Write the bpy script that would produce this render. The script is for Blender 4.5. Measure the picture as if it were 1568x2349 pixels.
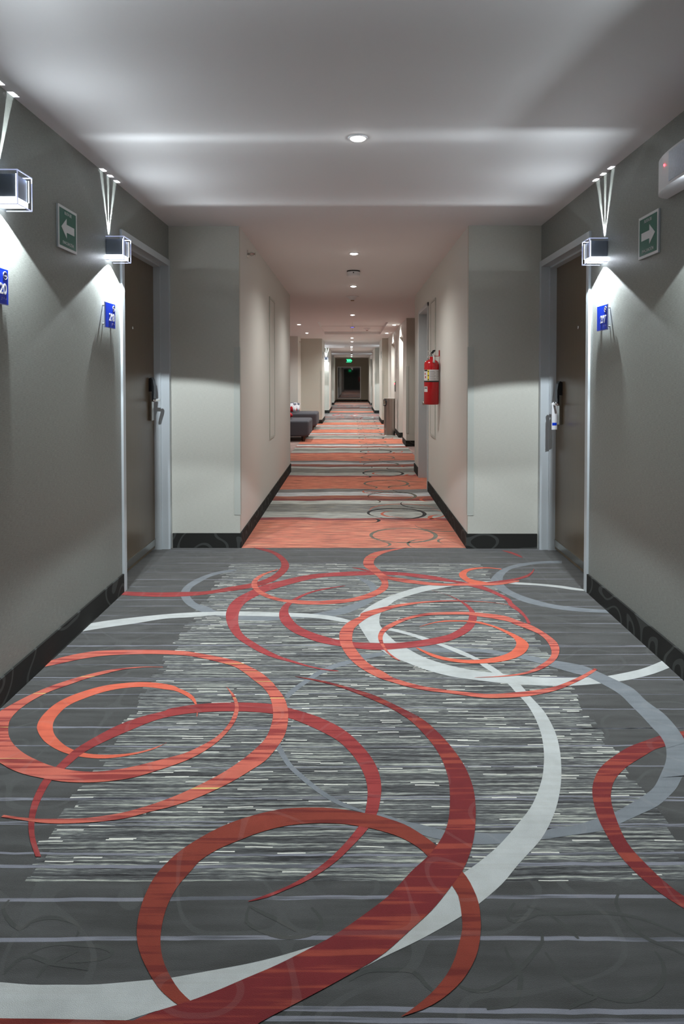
import bpy, bmesh, math, random
from mathutils import Vector, Matrix
for o in list(bpy.data.objects): bpy.data.objects.remove(o, do_unlink=True)
scene = bpy.context.scene
COL = scene.collection
rnd = random.Random(7)

# ------------------------------------------------------------ camera, world, exposure
cam_data = bpy.data.cameras.new('camera')
cam = bpy.data.objects.new('camera', cam_data); COL.objects.link(cam)
cam.location = (0, 0, 1.2934)
cam.rotation_euler = (math.radians(90 - 1.4), 0, 0)
cam_data.sensor_fit = 'HORIZONTAL'; cam_data.sensor_width = 24.0; cam_data.lens = 24.0
cam_data.shift_x = (784 - 806) / 1568.0
cam_data.shift_y = -(1174.5 - 907.32) / 1568.0
cam_data.clip_start = 0.05; cam_data.clip_end = 200
scene.camera = cam
scene.view_settings.view_transform = 'Standard'
scene.view_settings.look = 'None'
scene.view_settings.gamma = 1.0
scene.view_settings.use_curve_mapping = False
scene.view_settings.exposure = 0.1
world = bpy.data.worlds.new('world'); scene.world = world; world.use_nodes = True
world.node_tree.nodes['Background'].inputs[0].default_value = (0.8, 0.9, 1.0, 1)
world.node_tree.nodes['Background'].inputs[1].default_value = 0.0

P_DOWN = 58.0      # watts of a ceiling downlight
P_SCONCE = 27.0     # downward light of a sconce
P_SLIT = 30.0
P_BAND = 27.0
C_DOWN = (1.0, 0.98, 0.945)
C_SCONCE = (0.86, 0.94, 1.0)

# ------------------------------------------------------------ dimensions (metres)
XL, XR = -1.388, 1.433          # door bays
NL, NR = -0.853, 0.885          # narrow stretches
YL, YR = 5.21, 5.19             # end of the near bay
CZ = 2.45

# ------------------------------------------------------------ helpers
def srgb(r, g, b):
    f = lambda c: (c/255/12.92) if c/255 <= 0.04045 else ((c/255+0.055)/1.055)**2.4
    return (f(r), f(g), f(b), 1.0)

def new_obj(name, me, parent=None):
    o = bpy.data.objects.new(name, me); COL.objects.link(o)
    if parent is not None: o.parent = parent
    return o

def build(name, bm, mat, parent=None, smooth=False, kind=None):
    me = bpy.data.meshes.new(name)
    bmesh.ops.recalc_face_normals(bm, faces=bm.faces[:])
    bm.to_mesh(me); bm.free()
    for m in (mat if isinstance(mat, (list, tuple)) else [mat]): me.materials.append(m)
    if smooth:
        for p in me.polygons: p.use_smooth = True
    o = new_obj(name, me, parent)
    if kind: o['kind'] = kind
    return o

def root(name, loc, rz=0.0, label=None, cat=None, group=None, kind=None):
    o = bpy.data.objects.new(name, None); COL.objects.link(o)
    o.location = loc; o.rotation_euler = (0, 0, rz); o.empty_display_size = 0.05
    if label: o['label'] = label
    if cat: o['category'] = cat
    if group: o['group'] = group
    if kind: o['kind'] = kind
    return o

def tag(o, label, cat, group=None):
    o['label'] = label; o['category'] = cat
    if group: o['group'] = group
    return o

def box(bm, x0, x1, y0, y1, z0, z1, bev=0.0, seg=2, mi=0):
    g = bmesh.ops.create_cube(bm, size=1.0)
    vs = g['verts']
    for v in vs:
        v.co = Vector((x0 + (v.co.x+.5)*(x1-x0), y0 + (v.co.y+.5)*(y1-y0), z0 + (v.co.z+.5)*(z1-z0)))
    fs = set(f for v in vs for f in v.link_faces)
    for f in fs: f.material_index = mi
    if bev > 0:
        es = list(set(e for v in vs for e in v.link_edges))
        bmesh.ops.bevel(bm, geom=es, offset=bev, segments=seg, profile=0.5, affect='EDGES')
    return vs

def BX(*a, **k):
    bm = bmesh.new(); box(bm, *a, **k); return bm

def lathe(bm, prof, n=32, c=(0, 0, 0), axis='z', mi=0):
    rings = []
    for r, h in prof:
        ring = []
        for i in range(n):
            a = 2*math.pi*i/n
            if axis == 'z': p = (c[0]+r*math.cos(a), c[1]+r*math.sin(a), c[2]+h)
            elif axis == 'y': p = (c[0]+r*math.cos(a), c[1]+h, c[2]+r*math.sin(a))
            else: p = (c[0]+h, c[1]+r*math.cos(a), c[2]+r*math.sin(a))
            ring.append(bm.verts.new(p))
        rings.append(ring)
    for a, b in zip(rings, rings[1:]):
        for i in range(n):
            f = bm.faces.new((a[i], a[(i+1) % n], b[(i+1) % n], b[i])); f.material_index = mi
    if prof[0][0] > 1e-6: bm.faces.new(rings[0][::-1]).material_index = mi
    if prof[-1][0] > 1e-6: bm.faces.new(rings[-1]).material_index = mi

def tube(bm, pts, r, n=10, closed=False):
    pts = [Vector(p) for p in pts]; rs = r if isinstance(r, (list, tuple)) else [r]*len(pts)
    rings = []; m = len(pts)
    up = Vector((0, 0, 1))
    for i, p in enumerate(pts):
        a = pts[(i-1) % m] if (closed or i > 0) else p
        b = pts[(i+1) % m] if (closed or i < m-1) else p
        t = (b-a).normalized()
        u = t.cross(up)
        if u.length < 1e-3: u = t.cross(Vector((1, 0, 0)))
        u.normalize(); w = t.cross(u)
        rings.append([bm.verts.new(p + rs[i]*(math.cos(2*math.pi*k/n)*u + math.sin(2*math.pi*k/n)*w)) for k in range(n)])
    rng = range(m if closed else m-1)
    for i in rng:
        A, B = rings[i], rings[(i+1) % m]
        for k in range(n): bm.faces.new((A[k], A[(k+1) % n], B[(k+1) % n], B[k]))
    if not closed:
        bm.faces.new(rings[0][::-1]); bm.faces.new(rings[-1])

def prism(bm, poly, lo, hi, plane='xy', mi=0):
    """poly extruded along the third axis"""
    def P(u, v, w):
        return {'xy': (u, v, w), 'xz': (u, w, v), 'yz': (w, u, v)}[plane]
    a = [bm.verts.new(P(u, v, lo)) for u, v in poly]
    b = [bm.verts.new(P(u, v, hi)) for u, v in poly]
    n = len(poly)
    bm.faces.new(a[::-1]).material_index = mi; bm.faces.new(b).material_index = mi
    for i in range(n): bm.faces.new((a[i], a[(i+1) % n], b[(i+1) % n], b[i])).material_index = mi

def text_mesh(name, s, size, mat, parent, loc, depth=0.0006, sx=1.0, align='CENTER', bold=0.0):
    cu = bpy.data.curves.new('lettering', 'FONT'); cu.body = s; cu.size = size
    cu.extrude = depth; cu.align_x = align; cu.align_y = 'CENTER'; cu.offset = bold
    t = bpy.data.objects.new('lettering', cu); COL.objects.link(t)
    dg = bpy.context.evaluated_depsgraph_get()
    me = bpy.data.meshes.new_from_object(t.evaluated_get(dg))
    bpy.data.objects.remove(t, do_unlink=True)
    # letters lie in XY; stand them up: x right, y -> z, z -> -y
    for v in me.vertices:
        x, y, z = v.co; v.co = (x*sx + loc[0], -z + loc[1], y + loc[2])
    me.materials.clear(); me.materials.append(mat); me.name = name
    return new_obj(name, me, parent)

# ------------------------------------------------------------ materials
class NT:
    def __init__(s, name):
        s.m = bpy.data.materials.new(name); s.m.use_nodes = True
        s.t = s.m.node_tree; s.n = s.t.nodes; s.l = s.t.links
        s.b = s.n['Principled BSDF']
    def add(s, typ, **k):
        n = s.n.new(typ)
        for a, v in k.items(): setattr(n, a, v)
        return n
    def put(s, sock, v):
        if isinstance(v, bpy.types.NodeSocket): s.l.new(v, sock)
        elif v is not None: sock.default_value = v
    def math(s, op, a, b=None, c=None, clamp=False):
        n = s.add('ShaderNodeMath', operation=op, use_clamp=clamp)
        s.put(n.inputs[0], a); s.put(n.inputs[1], b)
        if c is not None: s.put(n.inputs[2], c)
        return n.outputs[0]
    def pos(s):
        g = s.add('ShaderNodeNewGeometry'); x = s.add('ShaderNodeSeparateXYZ'); s.l.new(g.outputs['Position'], x.inputs[0])
        return x.outputs
    def obj(s):
        g = s.add('ShaderNodeTexCoord'); x = s.add('ShaderNodeSeparateXYZ'); s.l.new(g.outputs['Object'], x.inputs[0])
        return x.outputs
    def vec(s, x, y, z):
        n = s.add('ShaderNodeCombineXYZ'); s.put(n.inputs[0], x); s.put(n.inputs[1], y); s.put(n.inputs[2], z); return n.outputs[0]
    def noise(s, v, scale=1.0, detail=2.0, rough=0.5):
        n = s.add('ShaderNodeTexNoise'); s.put(n.inputs['Vector'], v); n.inputs['Scale'].default_value = scale
        n.inputs['Detail'].default_value = detail; n.inputs['Roughness'].default_value = rough
        return n.outputs[0]
    def white(s, v):
        n = s.add('ShaderNodeTexWhiteNoise', noise_dimensions='3D'); s.put(n.inputs['Vector'], v); return n.outputs[0]
    def ramp(s, f, stops, interp='LINEAR'):
        n = s.add('ShaderNodeValToRGB'); n.color_ramp.interpolation = interp
        e = n.color_ramp.elements
        while len(e) < len(stops): e.new(0.5)
        for i, (p, c) in enumerate(stops): e[i].position = p; e[i].color = c if len(c) == 4 else (*c, 1)
        s.put(n.inputs[0], f); return n.outputs[0]
    def mix(s, f, a, b, mode='MIX'):
        n = s.add('ShaderNodeMix', data_type='RGBA', blend_type=mode)
        s.put(n.inputs[0], f); s.put(n.inputs[6], a); s.put(n.inputs[7], b); return n.outputs[2]
    def bump(s, h, strength=0.3, dist=0.002):
        n = s.add('ShaderNodeBump'); n.inputs['Strength'].default_value = strength; n.inputs['Distance'].default_value = dist
        s.l.new(h, n.inputs['Height']); s.l.new(n.outputs[0], s.b.inputs['Normal'])
    def out(s, col, rough=0.6, metal=0.0, spec=0.5):
        s.put(s.b.inputs['Base Color'], col); s.put(s.b.inputs['Roughness'], rough)
        s.b.inputs['Metallic'].default_value = metal; s.b.inputs['Specular IOR Level'].default_value = spec
        return s.m

def plain(name, c, rough=0.5, metal=0.0, spec=0.5, var=0.03, scale=60):
    t = NT(name); p = t.add('ShaderNodeTexCoord').outputs['Object']
    k = t.noise(p, scale, 2)
    col = t.mix(k, tuple(x*(1-var) for x in c[:3])+(1,), tuple(min(1, x*(1+var)) for x in c[:3])+(1,))
    return t.out(col, rough, metal, spec)

def emit(name, c, s):
    t = NT(name); t.b.inputs['Base Color'].default_value = (0.8, 0.8, 0.8, 1)
    t.b.inputs['Emission Color'].default_value = (*c[:3], 1); t.b.inputs['Emission Strength'].default_value = s
    return t.m

def wallpaper(name, c, gloss=0.5, weave=0.10, fuzz=0.10, bstr=0.35):
    t = NT(name); x, y, z = t.pos()
    u = t.math('ADD', x, y)
    th = t.noise(t.vec(t.math('MULTIPLY', u, 40.), 0.0, t.math('MULTIPLY', z, 700.)), 1.0, 2)   # horizontal threads
    tv = t.noise(t.vec(t.math('MULTIPLY', u, 700.), 3.0, t.math('MULTIPLY', z, 40.)), 1.0, 2)   # vertical threads
    lo = t.noise(t.vec(u, 7.0, z), 2.2, 3)
    k = t.math('ADD', t.math('MULTIPLY', th, 0.6), t.math('MULTIPLY', tv, 0.4))
    dk = tuple(v*(1-weave*2.2) for v in c[:3])+(1,); lt = tuple(min(1, v*(1+weave*2.2)) for v in c[:3])+(1,)
    col = t.mix(t.ramp(k, [(0.3, (0, 0, 0)), (0.7, (1, 1, 1))]), dk, lt)
    col = t.mix(t.math('MULTIPLY', lo, fuzz), col, dk)
    t.bump(k, bstr, 0.0015)
    return t.out(col, gloss, 0, 0.4)

M = {}
M['wall_grey'] = wallpaper('grey_woven_wallpaper', srgb(131, 134, 128), 0.42, 0.16)
M['wall_light'] = wallpaper('pale_woven_wallpaper', srgb(196, 196, 186), 0.6, 0.05, 0.05, 0.2)
M['paint'] = plain('beige_wall_paint', srgb(214, 214, 208), 0.55, var=0.01)
M['ceil'] = plain('white_ceiling_paint', srgb(226, 226, 226), 0.7, var=0.01)
M['frame'] = plain('grey_painted_steel', srgb(190, 197, 200), 0.35, var=0.01)
M['guard'] = plain('corner_guard_vinyl', srgb(186, 190, 182), 0.4, var=0.01)
M['steel'] = plain('brushed_steel', srgb(190, 188, 182), 0.28, 1.0)
M['chrome'] = plain('chrome', srgb(225, 225, 225), 0.08, 1.0)
M['black'] = plain('black_plastic', srgb(28, 30, 32), 0.4)
M['white'] = plain('white_plastic', srgb(225, 226, 228), 0.4, var=0.01)
M['red'] = plain('red_enamel', srgb(176, 24, 30), 0.22)
M['yellow'] = plain('yellow_print', srgb(225, 205, 40), 0.5)
M['label'] = plain('label_paper', srgb(205, 205, 205), 0.5, var=0.05, scale=300)
M['green'] = plain('green_sign_print', srgb(28, 98, 82), 0.35)
M['signwhite'] = plain('white_sign_print', srgb(212, 214, 214), 0.4, var=0.01)
M['blue'] = plain('blue_acrylic', srgb(14, 60, 205), 0.25, var=0.01)
M['lav'] = plain('clear_acrylic_edge', srgb(175, 185, 240), 0.2, var=0.01)
M['dark'] = plain('dark_grey_plate', srgb(80, 80, 78), 0.4)
M['upholstery'] = plain('charcoal_upholstery', srgb(74, 76, 84), 0.85, var=0.25, scale=500)
M['wood'] = plain('dark_wood', srgb(52, 36, 30), 0.45)
M['led_red'] = emit('red_indicator_light', (1, 0.02, 0.03), 14)
M['led_green'] = emit('green_indicator_light', (0.02, 1, 0.25), 3)
M['led_blue'] = emit('blue_indicator_light', (0.1, 0.12, 1), 1.5)
M['lamp'] = emit('downlight_lens', (1.0, 0.96, 0.9), 30)
M['sconce_lens'] = emit('sconce_diffuser', (0.9, 0.95, 1.0), 9)
M['slot'] = emit('sconce_slot', (0.9, 0.95, 1.0), 4)
M['exit'] = emit('green_exit_letters', (0.0, 1.0, 0.32), 2.5)
M['amber'] = plain('amber_sensor', srgb(120, 78, 30), 0.4)

def door_mat():
    t = NT('brown_wood_laminate'); x, y, z = t.pos()
    g = t.noise(t.vec(t.math('MULTIPLY', t.math('ADD', x, y), 90.), 0, t.math('MULTIPLY', z, 3.)), 1, 3)
    col = t.mix(g, srgb(92, 78, 60), srgb(112, 98, 80))
    return t.out(col, 0.32, 0, 0.5)
M['door'] = door_mat()

def dark_glass():
    t = NT('dark_window_glass'); return t.out((0.004, 0.006, 0.006, 1), 0.03, 0, 0.5)
M['glass_dark'] = dark_glass(); M['glass_dark'].node_tree.nodes['Principled BSDF'].inputs['IOR'].default_value = 2.4

def acrylic():
    t = NT('clear_acrylic')
    fr = t.add('ShaderNodeFresnel'); fr.inputs[0].default_value = 1.49
    tr = t.add('ShaderNodeBsdfTransparent'); tr.inputs[0].default_value = (0.93, 0.95, 1, 1)
    gl = t.add('ShaderNodeBsdfGlossy'); gl.inputs['Roughness'].default_value = 0.03
    ge = t.add('ShaderNodeNewGeometry'); front = t.math('SUBTRACT', 1.0, ge.outputs['Backfacing'])
    mx = t.add('ShaderNodeMixShader'); t.l.new(t.math('MULTIPLY', fr.outputs[0], front), mx.inputs[0]); t.l.new(tr.outputs[0], mx.inputs[1]); t.l.new(gl.outputs[0], mx.inputs[2])
    t.l.new(mx.outputs[0], t.n['Material Output'].inputs[0]); return t.m
M['acrylic'] = acrylic()

def edge_glow():
    # lamp light in the acrylic's cut edges, painted on as emission
    t = NT('acrylic_painted_edge_light'); t.b.inputs['Base Color'].default_value = (0.6, 0.65, 0.9, 1)
    t.b.inputs['Emission Color'].default_value = (0.62, 0.68, 1.0, 1); t.b.inputs['Emission Strength'].default_value = 0.5
    return t.m
M['edge'] = edge_glow()

def curl_lines(t, v, scale, width, seed=0.0):
    n = t.noise(v, scale, 0.0)
    d = t.math('ABSOLUTE', t.math('SUBTRACT', t.math('FRACT', t.math('MULTIPLY', n, 5.0)), 0.5))
    return t.math('LESS_THAN', d, width)

def base_mat():
    t = NT('carpet_baseboard'); x, y, z = t.pos()
    u = t.math('ADD', x, y)
    k = curl_lines(t, t.vec(u, 2.0, t.math('MULTIPLY', z, 1.3)), 4.0, 0.10)
    f = t.noise(t.vec(u, 0, z), 420, 2)
    col = t.mix(k, srgb(44, 44, 42), srgb(74, 76, 74))
    col = t.mix(t.math('MULTIPLY', f, 0.5), col, srgb(30, 30, 28))
    t.bump(f, 0.5, 0.002)
    return t.out(col, 0.9, 0, 0.2)
M['base'] = base_mat()

def pile(t, x, y, amount=0.35):
    f = t.noise(t.vec(x, y, 0), 520, 2, 0.7)
    g = t.noise(t.vec(x, y, 5.), 9, 3, 0.6)
    return f, g

def finish_carpet(t, col, f, g, amount=0.3, sheen=0.16):
    k = t.math('ADD', t.math('MULTIPLY', f, amount*1.6), 1.0-amount*0.8)
    k = t.math('MULTIPLY', k, t.math('ADD', t.math('MULTIPLY', g, 0.5), 0.75))
    c = t.mix(1.0, col, t.vec(k, k, k), 'MULTIPLY')
    t.bump(f, 0.6, 0.003)
    t.b.inputs['Sheen Weight'].default_value = sheen; t.b.inputs['Sheen Roughness'].default_value = 0.45; t.b.inputs['Sheen Tint'].default_value = (0.85, 0.83, 0.8, 1)
    return t.out(c, 0.95, 0, 0.15)

def bay_carpet(y_off=0.0, name='carpet_bay'):
    t = NT(name); x, y0, z = t.pos(); y = t.math('SUBTRACT', y0, y_off)
    f, g = pile(t, x, y)
    wob = t.math('MULTIPLY', t.noise(t.vec(t.math('MULTIPLY', x, 6.), t.math('MULTIPLY', y, 3.), 0), 1, 2), 0.012)
    yy = t.math('ADD', y, wob)
    # plain ground with faint tone-on-tone curls
    cu = curl_lines(t, t.vec(x, y, 0), 3.2, 0.055)
    ground = t.mix(cu, srgb(62, 63, 61), srgb(75, 77, 75))
    sh = t.noise(t.vec(t.math('MULTIPLY', x, 3.), t.math('MULTIPLY', y, 22.), 2.), 1, 2)
    ground = t.mix(t.ramp(sh, [(0.35, (0, 0, 0)), (0.7, (1, 1, 1))]), ground, srgb(80, 81, 80))
    # streaky field
    rows = t.math('FLOOR', t.math('MULTIPLY', yy, 210.))
    rr = t.white(t.vec(0.0, rows, 1.0))
    s1 = t.noise(t.vec(t.math('MULTIPLY', x, 2.6), t.math('MULTIPLY', yy, 105.), 0), 1, 2)
    s2 = t.noise(t.vec(t.math('MULTIPLY', x, 30.), t.math('MULTIPLY', yy, 260.), 4.), 1, 2)
    ss = t.math('ADD', t.math('MULTIPLY', s1, 0.70), t.math('MULTIPLY', s2, 0.30))
    stre = t.ramp(ss, [(0.37, srgb(38, 38, 40)), (0.43, srgb(66, 68, 68)), (0.50, srgb(90, 92, 92)), (0.55, srgb(122, 126, 122)), (0.60, srgb(160, 164, 152)), (0.66, srgb(190, 192, 180))])
    cell = t.math('FLOOR', t.math('ADD', t.math('MULTIPLY', x, 13.), t.math('MULTIPLY', rr, 37.)))
    ds = t.white(t.vec(cell, rows, 3.0))
    stre = t.mix(t.math('GREATER_THAN', ds, 0.968), stre, srgb(220, 220, 208))
    rb2 = t.math('FLOOR', t.math('MULTIPLY', yy, 28.))
    rj = t.math('MULTIPLY', t.white(t.vec(0, rb2, 9.)), 0.05)
    inx = t.math('LESS_THAN', t.math('ABSOLUTE', t.math('SUBTRACT', x, 0.028)), t.math('ADD', rj, 0.855))
    iny = t.math('MULTIPLY', t.math('GREATER_THAN', yy, 1.735), t.math('LESS_THAN', yy, 4.76))
    col = t.mix(t.math('MULTIPLY', inx, iny), ground, stre)
    return finish_carpet(t, col, f, g, 0.6, 0.36)

BANDS = [5.194, 6.208, 6.31, 6.6, 7.039, 7.226, 7.334, 7.518, 7.758, 7.989]
def stripe_carpet(name='carpet_stripes', y0=5.194, x_lim=None):
    per = 2.795
    t = NT(name); x, y, z = t.pos(); f, g = pile(t, x, y)
    warp = t.math('MULTIPLY', t.math('SUBTRACT', t.noise(t.vec(x, t.math('MULTIPLY', y, 0.45), 0), 1.6, 1), 0.5), 0.22)
    ph0 = t.math('SUBTRACT', y, y0)
    ph = t.math('FRACT', t.math('DIVIDE', t.math('ADD', ph0, t.math('MULTIPLY', warp, t.math('MINIMUM', t.math('MULTIPLY', ph0, 3.0), 1.0))), per))
    cols = [srgb(224, 128, 100), srgb(160, 62, 66), srgb(186, 192, 186), srgb(134, 138, 134), srgb(206, 214, 208), srgb(138, 48, 54), srgb(172, 98, 80), srgb(220, 226, 230), srgb(128, 132, 134)]
    stops = [(max(0, (b-5.194)/per), c) for b, c in zip(BANDS, cols)]
    base = t.ramp(ph, stops, 'CONSTANT')
    s = t.noise(t.vec(t.math('MULTIPLY', x, 3.5), t.math('MULTIPLY', y, 70.), 0), 1, 2, 0.6)
    dk = t.mix(1.0, base, srgb(130, 120, 120), 'MULTIPLY')
    lt = t.mix(0.35, base, srgb(235, 215, 170))
    col = t.mix(t.ramp(s, [(0.34, (0, 0, 0)), (0.52, (1, 1, 1))]), dk, base)
    col = t.mix(t.ramp(s, [(0.56, (0, 0, 0)), (0.66, (1, 1, 1))]), col, lt)
    return finish_carpet(t, col, f, g, 0.3, 0.32)

def swirl(name, c, dk, streak=0.5, yellow=False):
    t = NT(name); x, y, z = t.pos(); f, g = pile(t, x, y)
    s = t.noise(t.vec(t.math('MULTIPLY', x, 2.0), t.math('MULTIPLY', y, 42.), 0), 1, 2, 0.6)
    col = t.mix(t.math('MULTIPLY', t.ramp(s, [(0.50, (0, 0, 0)), (0.60, (1, 1, 1))]), streak), c, dk)
    cu = curl_lines(t, t.vec(x, y, 0), 3.2, 0.055)
    col = t.mix(t.math('MULTIPLY', cu, 0.05), col, (0.5, 0.45, 0.42, 1))
    if yellow:
        s2 = t.noise(t.vec(t.math('MULTIPLY', x, 1.3), t.math('MULTIPLY', y, 60.), 8.), 1, 1)
        col = t.mix(t.ramp(s2, [(0.70, (0, 0, 0)), (0.73, (1, 1, 1))]), col, srgb(222, 200, 120))
    return finish_carpet(t, col, f, g, 0.35)

CM = {
 'bay': bay_carpet(), 'stripes': stripe_carpet(),
 'stripes_far': stripe_carpet('carpet_stripes_far', 26.322),
 'bay_2': bay_carpet(20.45, 'carpet_second_bay'), 'bay_3': bay_carpet(28.75, 'carpet_third_bay'),
 'lobby': None,
 'darkred': swirl('carpet_crimson', srgb(118, 40, 42), srgb(164, 76, 58), 0.7),
 'darkmid': swirl('carpet_dark_red', srgb(162, 66, 66), srgb(132, 42, 48), 0.6),
 'red': swirl('carpet_red', srgb(156, 62, 60), srgb(118, 34, 40), 0.6),
 'rust': swirl('carpet_rust', srgb(138, 60, 46), srgb(102, 34, 33), 0.7),
 'orange': swirl('carpet_orange', srgb(202, 106, 88), srgb(140, 52, 52), 0.9, True),
 'bright': swirl('carpet_bright_orange', srgb(216, 106, 80), srgb(196, 86, 66), 0.5),
 'white': swirl('carpet_ivory', srgb(188, 192, 189), srgb(180, 183, 178), 0.5),
 'slate': swirl('carpet_slate', srgb(124, 130, 134), srgb(112, 118, 122), 0.5),
 'line': swirl('carpet_pale_line', srgb(132, 134, 142), srgb(84, 86, 90), 0.8),
 'curl': swirl('carpet_tone_curl', srgb(74, 76, 73), srgb(68, 70, 68), 0.5),
 'ink': swirl('carpet_black_ring', srgb(44, 44, 46), srgb(60, 60, 60), 0.5),
 'moss': swirl('carpet_moss_ring', srgb(118, 116, 102), srgb(100, 100, 90), 0.5),
 'coral': swirl('carpet_coral_ring', srgb(206, 108, 84), srgb(180, 84, 66), 0.5),
}
def lobby_carpet():
    t = NT('carpet_lobby_side'); x, y, z = t.pos(); f, g = pile(t, x, y)
    s = t.noise(t.vec(t.math('MULTIPLY', x, 3.), t.math('MULTIPLY', y, 22.), 0), 1, 2)
    return finish_carpet(t, t.ramp(s, [(0.35, srgb(130, 108, 104)), (0.5, srgb(168, 150, 146)), (0.65, srgb(190, 160, 150))]), f, g, 0.3)
CM['lobby'] = lobby_carpet()

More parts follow.
